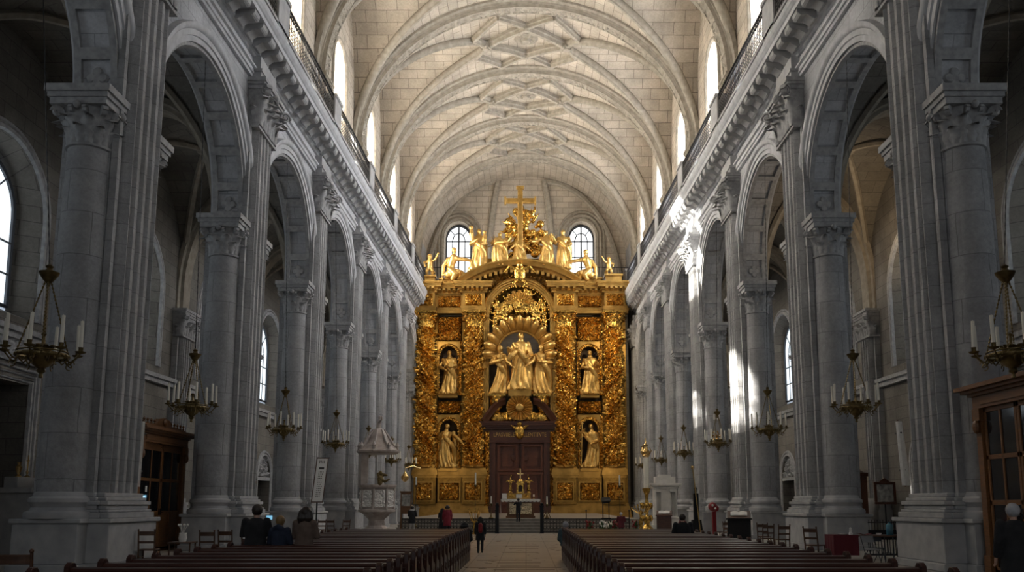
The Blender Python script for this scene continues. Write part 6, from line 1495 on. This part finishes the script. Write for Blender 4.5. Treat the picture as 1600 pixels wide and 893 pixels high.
YA2 = 40.6; r = empty('alms_post',(Xat(1116,815,YA2),YA2,0),label='bright red alms post with a round red collecting head',cat='alms post'); b = MB(); b.box(-.09,.09,-.09,.09,.0,1.45); b.box(-.22,.22,-.2,.2,0,.06); b.build('post',M['redpaint'],r,bevel=.015)
b = MB(); b.ball((-.06,-.02,1.68),.22,16); b.ball((.1,.02,1.6),.16,12); b.build('head',M['redpaint'],r,smooth=60)
b = MB(); b.ball((-.1,-.2,1.74),.06,8); b.ball((.02,-.2,1.6),.05,8); b.build('white_badge',M['cloth_w'],r,smooth=60)
YS = 43.2; r = empty('loudspeaker',(Xat(1088,810,YS),YS,0),label='slim black column loudspeaker on a weighted black base',cat='loudspeaker'); b = MB(); b.frustum((0,0),(.32,.3),(.22,.2),0,1.0); b.build('base',M['black'],r); b = MB(); b.box(-.13,.13,-.12,.12,1.0,2.35); b.build('cabinet',M['iron'],r,bevel=.02); b = MB(); b.limb([(0,0,2.35),(0,0,2.6)],[.05,.08],8); b.build('bracket',M['iron'],r)
b = MB(); b.tube([(0,0,0),(-.35,0,3.6)],.03,8); b.ball((-.36,0,3.65),.09,8); b.build('processional_staff',M['brass'],loc=(Xat(1095,800,42.6),42.6,0),label='long thin brass staff leaning behind the slim loudspeaker',cat='staff',smooth=50)
b = MB(); b.box(-.2,.2,-.02,.02,0,.36); o = b.build('wall_notice',M['paper'],loc=(Xat(1119.5,652,52.8),52.8,Zat(655,52.8)),label='small white square sign with dark figure high on the fifth right pillar',cat='sign'); b = MB(); b.box(-.08,.1,-.03,-.02,.08,.12); b.box(-.08,-.04,-.03,-.02,.12,.28); b.box(-.08,.1,-.03,-.02,.26,.3); b.box(.06,.1,-.03,-.02,.08,.2); b.build('mark',M['ink'],o)
b = MB()
for i in range(7): a = i*.9; b.limb([(0,0,0),(.2*math.cos(a),-.15,.2*math.sin(a)),(.33*math.cos(a+.5),-.2,.33*math.sin(a+.5))],[.05,.04,.05],6)
b.build('wall_sconce',M['brass'],loc=(Xat(1119,680,52.8),52.85,Zat(682,52.8)),label='curling brass wall sconce under the small white sign',cat='sconce',smooth=60)
# carved wooden cabinets in the aisles
def confessional(x,Y,w,h,rz,label):
    r = empty('confessional',(x,Y,0),rz=rz,label=label,cat='confessional'); b = MB(); b.box(-w/2,w/2,-.4,.4,0,h*.85); b.box(-w/2-.08,w/2+.08,-.48,.45,h*.85,h*.9); b.prism([(-w/2,h*.9),(w/2,h*.9),(w*.2,h*.96),(0,h),(-w*.2,h*.96)],-.4,.3); b.build('body',M['redwood'],r,bevel=.02)
    for q in (-1,0,1):
        b = MB(); b.box(q*w/3-w*.13,q*w/3+w*.13,-.45,-.38,.2,h*.78); d = b.build('door',M['oak'] if q==0 else M['redwood'],r,bevel=.02); b = MB()
        for i in range(5): b.box(q*w/3-w*.1,q*w/3+w*.1,-.47,-.44,h*.45+i*.1,h*.45+i*.1+.05)
        b.build('lattice',M['redwood'],d)
confessional(-17.3,51.0,2.4,3.6,PI/2,'dark red carved confessional in the left aisle behind the third pillar')
confessional(17.4,45.0,2.6,3.8,-PI/2,'dark red wooden confessional in the right aisle behind the third pillar')
# side altar table in the near left chapel with vessels
r = empty('chapel_altar',(-19.0,32.2,0),label='stone chapel altar in the left aisle at the edge of the picture',cat='altar'); b = MB(); b.box(-.6,1.0,-1.6,1.6,0,2.2); b.box(-.7,1.05,-1.75,1.75,2.2,2.4); b.build('body',M['plain'],r,bevel=.02)
b = MB(); b.box(-.2,.3,-1.4,1.4,2.4,2.8); b.build('shelf',M['plain'],r)
for i,(dy,lb) in enumerate(((-.9,'brass vase on the left chapel altar, nearest the camera'),(-.35,'brass candlestick in the middle of the left chapel altar'),(.25,'brass candlestick on the left chapel altar, third of four'),(.9,'brass vase at the far end of the left chapel altar'))):
    b = MB(); b.lathe([(.1,0),(.11,.04),(.04,.1),(.1,.25),(.12,.38),(.05,.45),(.08,.55),(.001,.56)] if i in (0,3) else [(.12,0),(.12,.03),(.03,.1),(.05,.2),(.02,.3),(.02,.6),(.07,.64),(.02,.66),(.02,.85),(.001,.86)],14); b.build('altar_vessel',M['brass'],loc=(-19.0,32.2+dy,2.8),label=lb,cat='vessel',smooth=50)
# dark console with metal objects behind the corner chair
r = empty('console_table',(-13.6,19.6,0),label='black draped table at the left edge behind the corner chair',cat='table'); b = MB(); b.box(-1.0,.75,-.5,.5,0,1.25); b.box(-1.05,.8,-.55,.55,1.25,1.32); b.build('body',M['black'],r,bevel=.02)
for i,(dx,h_,lb) in enumerate(((-.1,.5,'tall pewter ewer on the black draped table'),(.22,.34,'squat pewter cup on the black draped table'),(-.5,.3,'round pewter pot on the black draped table'))):
    b = MB(); b.lathe([(.09,0),(.1,.03),(.05,.08),(.12,h_*.45),(.06,h_*.8),(.08,h_),(.001,h_+.03)],14); b.build('pewter_vessel',M['lead'],loc=(-13.5+dx,19.4,1.32),label=lb,cat='vessel',smooth=50)
# wooden notice board on legs by the chancel
YN = 49.6; xn = Xat(634.5,785,YN); r = empty('notice_board',(xn,YN,0),label='wooden notice board on legs at the left end of the altar rail',cat='notice board'); z0,z1 = Zat(802,YN),Zat(769,YN); b = MB(); b.box(-.32,.32,-.04,.04,z0,z1); b.box(-.37,.37,-.06,.06,z1,z1+.08); b.build('board',M['oak'],r); b = MB(); b.box(-.26,.26,-.05,-.04,z0+.45,z1-.1); b.build('poster',pic,r)
for q in (-.28,.28): b = MB(); b.box(q-.04,q+.04,-.04,.04,0,z0); b.build('leg',M['oak'],r)
# flowers along the rail
rg = random.Random(8); leafm = mat('leaf_green',(.03,.09,.025),.6); 
def pot(x,Y,cl,label,h=.5,lv=True,z=0.0):
    r = empty('flower_pot',(x,Y,z),label=label,cat='flower pot'); b = MB(); b.lathe([(.001,0),(.12,0),(.17,.25),(.18,.28),(.14,.27)],14); b.build('pot',M['cloth_w'],r,smooth=50)
    b = MB()
    for i in range(26): a = rg.uniform(0,2*PI); q = rg.uniform(.05,.28); z = .28+rg.uniform(.0,h); b.merge(leaf_mb(.1,.2,.1),RZ(a,(q*math.cos(a)*.5,q*math.sin(a)*.5,z-.1)))
    b.build('foliage',leafm,r,uv=None)
    b = MB()
    for i in range(16): a = rg.uniform(0,2*PI); q = rg.uniform(.0,.26); b.ball((q*math.cos(a),q*math.sin(a),.3+rg.uniform(.1,h)),.07,6)
    b.build('blossoms',cl,r,smooth=60,uv=None)
for x,cl,lb in ((921,'redpaint','pot of red flowers at the altar rail, leftmost of the pots'),(942,'cloth_w','pot of white flowers and greenery in the middle of the altar rail'),(953,'wax','pot of cream flowers left of the white-haired person'),(961,'redpaint','pot of red flowers touching the white-haired person on the left'),(994,'redpaint','pot of dark red flowers right of the white-haired person'),(1067,'redpaint','red flower pot beside the reddish-brown lectern')):
    pot(Xat(x,820,50.6),50.6,M[cl],lb)
b = MB(); b.lathe([(.2,0),(.22,.05),(.06,.1),(.05,.5),(.1,.6),(.03,.8)],12)
for i in range(9): a = i*.7; b.tube([(0,0,.7),(.2*math.cos(a),.12*math.sin(a),.8),(.34*math.cos(a),.2*math.sin(a),1.25+.1*(i%3))],.025,6); b.ball((.34*math.cos(a),.2*math.sin(a),1.3+.1*(i%3)),.05,6)
b.build('candelabrum',M['gold'],loc=(Xat(741,815,51),51,0),label='low gilded candelabrum left of the altar gate',cat='candelabrum',smooth=50)
# ================================================================== PEOPLE
skin = mat('skin',(.50,.30,.22),.55)
def cm(name,c,r=.85): return noisy(name,c,tuple(min(1,v*1.35+.004) for v in c),9,r,0,.05)
CL = {'black':cm('coat_black',(.012,.012,.014)),'navy':cm('jacket_navy',(.018,.026,.05)),'taupe':cm('coat_taupe',(.13,.09,.07)),'red':cm('coat_red',(.17,.010,.022)),'maroon':cm('coat_maroon',(.10,.012,.02)),
      'grey':cm('trousers_grey',(.09,.09,.095)),'dark':cm('trousers_dark',(.016,.016,.02)),'teal':cm('jacket_teal',(.05,.08,.09)),'shoe':mat('shoe_leather',(.012,.01,.01),.4),
      'pale':cm('trousers_pale',(.32,.31,.29)),'scarf':cm('scarf_pale',(.55,.54,.55))}
HR = {'dark':cm('hair_dark',(.022,.014,.01),.5),'blond':cm('hair_blond',(.24,.15,.06),.5),'grey':cm('hair_grey',(.34,.34,.36),.5),'white':cm('hair_white',(.62,.60,.58),.5),'black':cm('hair_black',(.012,.01,.009),.5)}
def person(loc, H, rz, label, coat='black', trousers='dark', hair='dark', long_hair=0.0, pose='stand', arms='down', hem=.72, lean=0.0, backpack=None, scarf=None, turn=0.0, wide=1.0, hood=False, holds=None):
    k = H/1.75; r = empty('person',loc,rz=rz,label=label,cat='person')
    sit = pose=='sit'; zp = .52/k if sit else .97
    def S(t, q=0.0, y=0.0): # point up the spine: t metres above the pelvis
        return np.array((q, y*math.cos(lean)+t*math.sin(lean), zp+t*math.cos(lean)-y*math.sin(lean)))
    hips = [S(0,q*.09) for q in (-1,1)]; legs = []
    for i,q in enumerate((-1,1)):
        st = .0
        if pose=='walk': st = .16*q
        if sit: legs.append([hips[i],np.array((q*.11,.43,zp+.0)),np.array((q*.11,.42,.09))])
        elif pose=='kneel': legs.append([hips[i],np.array((q*.1,.2,.52)),np.array((q*.1,-.1,.1))])
        else: legs.append([hips[i],np.array((q*.1,st*.6+.03,.51)),np.array((q*.1,st-.02*q*(pose=='walk'),.09))])
    sh = [S(.46,q*.185*wide) for q in (-1,1)]; el = []; hd = []
    for i,q in enumerate((-1,1)):
        if arms=='down': e = S(.18,q*.245*wide,-.03); w_ = S(-.06,q*.25*wide,.08)
        elif arms=='front': e = S(.19,q*.25*wide,.06); w_ = S(.26,q*.09,.34)
        elif arms=='high': e = S(.30,q*.27,.2); w_ = S(.48,q*.09,.42)
        elif arms=='lap': e = S(.17,q*.25*wide,.04); w_ = S(.03,q*.1,.3)
        elif arms=='out': e = S(.24,q*.30,.02); w_ = S(.34,q*.36,.22)
        elif arms=='one': e = S(.18,q*.25,-.02) if q<0 else S(.25,.25,.12); w_ = S(-.05,-.25,.08) if q<0 else S(.42,.12,.32)
        el.append(e); hd.append(w_)
    hc = S(.66,0,.02+.01)
    f = np.array((math.sin(turn),math.cos(turn),-.1))
    sc = lambda p: np.asarray(p)*k
    b = MB()
    a = np.arange(16)*2*PI/16; b.loft([np.array([sc(S(t,rx*math.cos(v),ry*math.sin(v))) for v in a]) for t,rx,ry in ((-.14,.06,.05),(-.08,.14,.11),(.0,.155,.115),(.14,.125,.095),(.32,.15,.105),(.42,.15,.085),(.47,.08,.06),(.5,.055,.055))]); b.limb([sc(S(.44,0,-.0)),sc(S(.6,0,.015))],[.058*k,.052*k],10)
    head(b,sc(hc),.105*k,f,hair=0)
    for i in range(2):
        b.limb([sc(legs[i][0]),sc(legs[i][1]),sc(legs[i][2])],[.092*k,.06*k,.042*k],10); a_ = legs[i][2]; b.limb([sc(a_+np.array((0,-.05,-.05))),sc(a_+np.array((0,.08,-.055))),sc(a_+np.array((0,.17,-.06)))],[.035*k,.036*k,.028*k],8)
        b.limb([sc(sh[i]),sc(el[i]),sc(hd[i])],[.055*k,.043*k,.03*k],10); d = hd[i]-el[i]; hand(b,sc(hd[i]),d,k,(0,0,1) if arms!='down' else (1,0,0))
    b.build('body',skin,r,voxel=.0125*k,sm=1)
    # coat
    b = MB(); n = 28; a = np.arange(n)*2*PI/n; rings = []
    top = .53; bot = -zp+hem if not sit else -.05
    for t in np.linspace(bot,top,16):
        rx = np.interp(t,[-.5,-.25,0,.14,.32,.44,.5,.53],[.25,.225,.20,.18,.205,.19,.11,.075])*wide; ry = np.interp(t,[-.5,-.25,0,.14,.32,.44,.5,.53],[.19,.175,.155,.14,.15,.13,.09,.075]); fo = 1+.035*np.sin(7*a+t*6)*np.clip(.3-t,0,1)
        if t<0 and not sit: P_ = np.stack([rx*fo*np.cos(a),ry*fo*np.sin(a),np.full(n,zp+t)],1)
        else: P_ = np.array([S(t,rx*fo[i]*math.cos(a[i]),ry*fo[i]*math.sin(a[i])) for i in range(n)])
        rings.append(P_*k)
    b.loft(rings)
    for i in range(2): b.limb([sc(sh[i]),sc(el[i]),sc(el[i]+(hd[i]-el[i])*.88)],[.082*k,.066*k,.05*k],10)
    if hood: b.limb([sc(S(.50,-.08,-.08)),sc(S(.54,0,-.11)),sc(S(.50,.08,-.08))],[.06*k,.07*k,.06*k],8)
    ct = b.build('coat',CL[coat],r,voxel=.017*k,sm=2)
    b = MB()
    for i in range(2): b.limb([sc(legs[i][0]),sc(legs[i][1]),sc(legs[i][2])],[.112*k,.079*k,.064*k],10,1,False)
    b.limb([sc(S(.08)),sc(S(-.06))],[.12*k,.125*k],10); b.build('trousers',CL[trousers],r,voxel=.017*k,sm=1)
    for i in range(2):
        b = MB(); a_ = legs[i][2]; b.limb([sc(a_+np.array((0,-.055,-.045))),sc(a_+np.array((0,.08,-.05))),sc(a_+np.array((0,.18,-.06)))],[.045*k,.046*k,.036*k],8); b.limb([sc(a_+np.array((0,-.02,.03))),sc(a_+np.array((0,-.02,-.04)))],[.05*k,.05*k],8); b.build('shoe',CL['shoe'],r,smooth=60)
    b = MB(); b.ball(sc(hc-f*.022+np.array((0,0,.022))),.112*k,16,(.96,.98,1.06)); s_ = np.array((f[1],-f[0],0))
    if long_hair:
        for q in (-1,-.4,.4,1): b.limb([sc(hc-f*.05+s_*q*.08+np.array((0,0,.02))),sc(hc-f*.08+s_*q*.1-np.array((0,0,long_hair*.55))),sc(hc-f*.07+s_*q*.1-np.array((0,0,long_hair)))],[.06*k,.065*k,.04*k],8)
    b.build('hair',HR[hair],r,voxel=.016*k,sm=1)
    if scarf: b = MB(); b.ring(.1*k,.042*k,tuple(sc(S(.535,0,.0))),20,8); b.build('scarf',CL[scarf],r,smooth=60)
    if backpack:
        b = MB(); c = sc(S(.26,0,-.22)); b.limb([c+np.array((0,0,-.13*k)),c+np.array((0,0,.1*k))],[.15*k,.14*k],12,.8); b.limb([c+np.array((0,-.09*k,-.12*k)),c+np.array((0,-.09*k,-.02*k))],[.085*k,.08*k],8)
        for q in (-1,1): b.tube([sc(S(.40,q*.1,-.14)),sc(S(.5,q*.12,-.02)),sc(S(.42,q*.12,.15)),sc(S(.2,q*.14,.14))],.02*k,6)
        b.build('backpack',M[backpack],r,voxel=.014)
    if holds=='phone':
        c = sc((hd[0]+hd[1])/2+np.array((0,.1,.06))); b = MB(); b.box(c[0]-.09,c[0]+.09,c[1]-.006,c[1]+.006,c[2]-.06,c[2]+.06); W = Matrix.Translation(loc)@Matrix.Rotation(rz,4,'Z'); o = b.build('tablet',M['black'],label='small lit tablet held up by the dark-coated man',cat='tablet',f=None); o.matrix_world = W
        b = MB(); b.box(c[0]-.082,c[0]+.082,c[1]-.008,c[1]-.006,c[2]-.053,c[2]+.053); b.build('display',scr,o)
    return r
def prow(Y): return 9.95+.82*round((Y-.58-9.95)/.82)+.54
Yp = prow(17.2)
person((Xat(401,800,Yp),Yp,0),1.78,.05,'person in a black coat holding up a tablet at the outer end of a pew','black','dark','dark',0,'stand','front',.75,.03,wide=1.12,turn=-.2)
b = MB(); b.box(-.07,.07,-.006,.006,-.05,.05); o = b.build('tablet',M['black'],loc=(Xat(421,808,Yp+.5),Yp+.5,Zat(808,Yp+.5)),label='small lit tablet held up between the black coat and the blond hair',cat='tablet'); b = MB(); b.box(-.063,.063,-.008,-.006,-.043,.043); b.build('display',scr,o)
person((Xat(437,800,Yp),Yp+.02,0),1.56,-.1,'person with blond hair in a navy jacket between two taller people','navy','dark','blond',0,'stand','front',.8,.05,hood=True)
person((Xat(477,800,Yp),Yp,0),1.73,-.25,'person in a long taupe coat with dark shoulder-length hair beside the left pews','taupe','dark','dark',.2,'stand','front',.55,.0,wide=1.05,turn=-.3)
person((Xat(750.5,830,31.6),31.6,0),1.32,.1,'person wearing a bright red backpack walking up the central aisle','black','dark','black',.1,'walk','down',.62,.03,backpack='redpaint',hood=True)
Yq = 9.95+.82*21; person((Xat(726,815,Yq+.2),Yq+.2,0),1.58,.1,'person in black sitting low at the aisle end of the front left pew','black','dark','black',.08,'sit','lap',.7,.12)
person((Xat(644,800,48.6),48.6,0),1.70,-.2,'person in a dark jacket and pale scarf near the notice board','black','pale','dark',0,'stand','front',.72,0,scarf='scarf')
person((Xat(699,800,49.4),49.4,0),1.73,.2,'person in a knee-length red coat standing before the altar rail','red','dark','dark',.05,'stand','down',.55,0)
person((Xat(691,805,49.9),49.9,0),1.55,-.1,'person in a long black coat close beside the red coat','black','dark','black',.15,'stand','front',.4,.05)
person((Xat(810,800,54.6),54.6,SH*4),1.5,.35,'slim person in black with arms raised standing on the altar steps','black','dark','dark',0,'stand','high',.95,0)
person((Xat(884,815,Yq+.2),Yq+.2,0),1.62,-.1,'person in a grey-teal jacket sitting at the aisle end of the front right pew','teal','dark','grey',0,'sit','lap',.8,.15,turn=.5)
person((Xat(970.5,813,46),46.0,0),1.35,.0,'person with white hair in a maroon jacket near the flower pots','maroon','dark','white',0,'stand','lap',.7,.0,wide=1.15)
Yr = prow(24.0); person((4.40,Yr,0),1.52,.1,'person with dark hair in a black jacket at the outer end of a right pew','black','dark','dark',0,'stand','lap',.7,.1,wide=1.3)
person((Xat(1583,800,13.9),13.9,0),1.80,-.2,'person with grey hair in a black coat beside the large oak vestibule','black','dark','grey',0,'stand','down',.6,0,wide=1.1)
# ================================================================== CAMERA, LIGHT
cam = bpy.data.cameras.new('camera'); co = bpy.data.objects.new('camera', cam); COL.objects.link(co); SC.camera = co
cam.sensor_width = 36; cam.lens = F/1600*36; co.location = (0,0,EYE); co.rotation_euler = (PI/2+TH,0,0)
cam.shift_x = -(VX-800)/1600; cam.shift_y = (PY-446.5)/1600; cam.clip_end = 400
w = bpy.data.worlds.new('sky'); SC.world = w; w.use_nodes = True
w.node_tree.nodes['Background'].inputs['Color'].default_value = (.62,.72,.85,1); w.node_tree.nodes['Background'].inputs['Strength'].default_value = .4
def spot(name, loc, target, energy, angle, blend=.15, col=(1,1,1), r=.1):
    l = bpy.data.lights.new(name,'SPOT'); l.energy = energy; l.spot_size = math.radians(angle); l.spot_blend = blend; l.color = col; l.shadow_soft_size = r
    o = bpy.data.objects.new(name,l); COL.objects.link(o); o.location = loc
    o.rotation_euler = (Vector(target)-Vector(loc)).to_track_quat('-Z','Y').to_euler(); return o
def area(name, loc, target, energy, sx, sy, col=(1,1,1)):
    l = bpy.data.lights.new(name,'AREA'); l.energy = energy; l.shape = 'RECTANGLE'; l.size = sx; l.size_y = sy; l.color = col
    o = bpy.data.objects.new(name,l); COL.objects.link(o); o.location = loc
    o.rotation_euler = (Vector(target)-Vector(loc)).to_track_quat('-Z','Y').to_euler(); return o
# warm fill lights added in the chancel, without fixtures, to brighten the altarpiece
for s in (-1,1):
    area('altarpiece_fill', (s*10.4,82,20), (-.6-s*3,89,9), 190+70*s, .8, .8, (1,.80,.52))
    area('altarpiece_fill', (s*9.6,78,6.5), (-.6-s*3,89,14), 70, .6, .6, (1,.76,.45))
# unseen fill lights added on the cornices to brighten the opposite vault
for s in (-1,1):
    for j in (2,3,4,5,6):
        area('upper_fill', (s*11.55,BC[j],rz_(22.95,BC[j])), (-s*5,BC[j],38), (50,90,120,130,130)[j-2]*(1.25 if s<0 else .95), .45, 7.0, (1,.93,.82) if s<0 else (.97,.96,1.0))
area('upper_fill', (-.6,91.6,26.6), (-.6,97,33), 200, 16, .4, (1,.93,.82))  # one more added fill, behind the top figures, to brighten the end wall
area('aisle_lamp', (17.0,40.5,14.5), (17.5,42,17), 60, .4, .4, (1,.72,.42))
# low sun reaching in through the left clerestory windows
def sunbeam(target, win, energy, angle):
    t = Vector(target); v = Vector(win)-t; p = t+v.normalized()*75
    return spot('sunbeam', p, t, energy, angle, .35, (1,.94,.84), .35)
sunbeam((11.7,57.0,19.2),(-13.4,62.2,27.6),2.0e6,6.0)
sunbeam((12.0,45.95,7.8),(-13.4,51.3,27.4),2.6e6,2.9)
sunbeam((11.7,56.6,8.2),(-13.4,62.0,27.2),1.6e6,1.6)
vs = SC.view_settings; vs.view_transform = 'Standard'; vs.look = 'None'; vs.gamma = 1; vs.use_curve_mapping = False; vs.exposure = .75
SC.display_settings.display_device = 'sRGB'
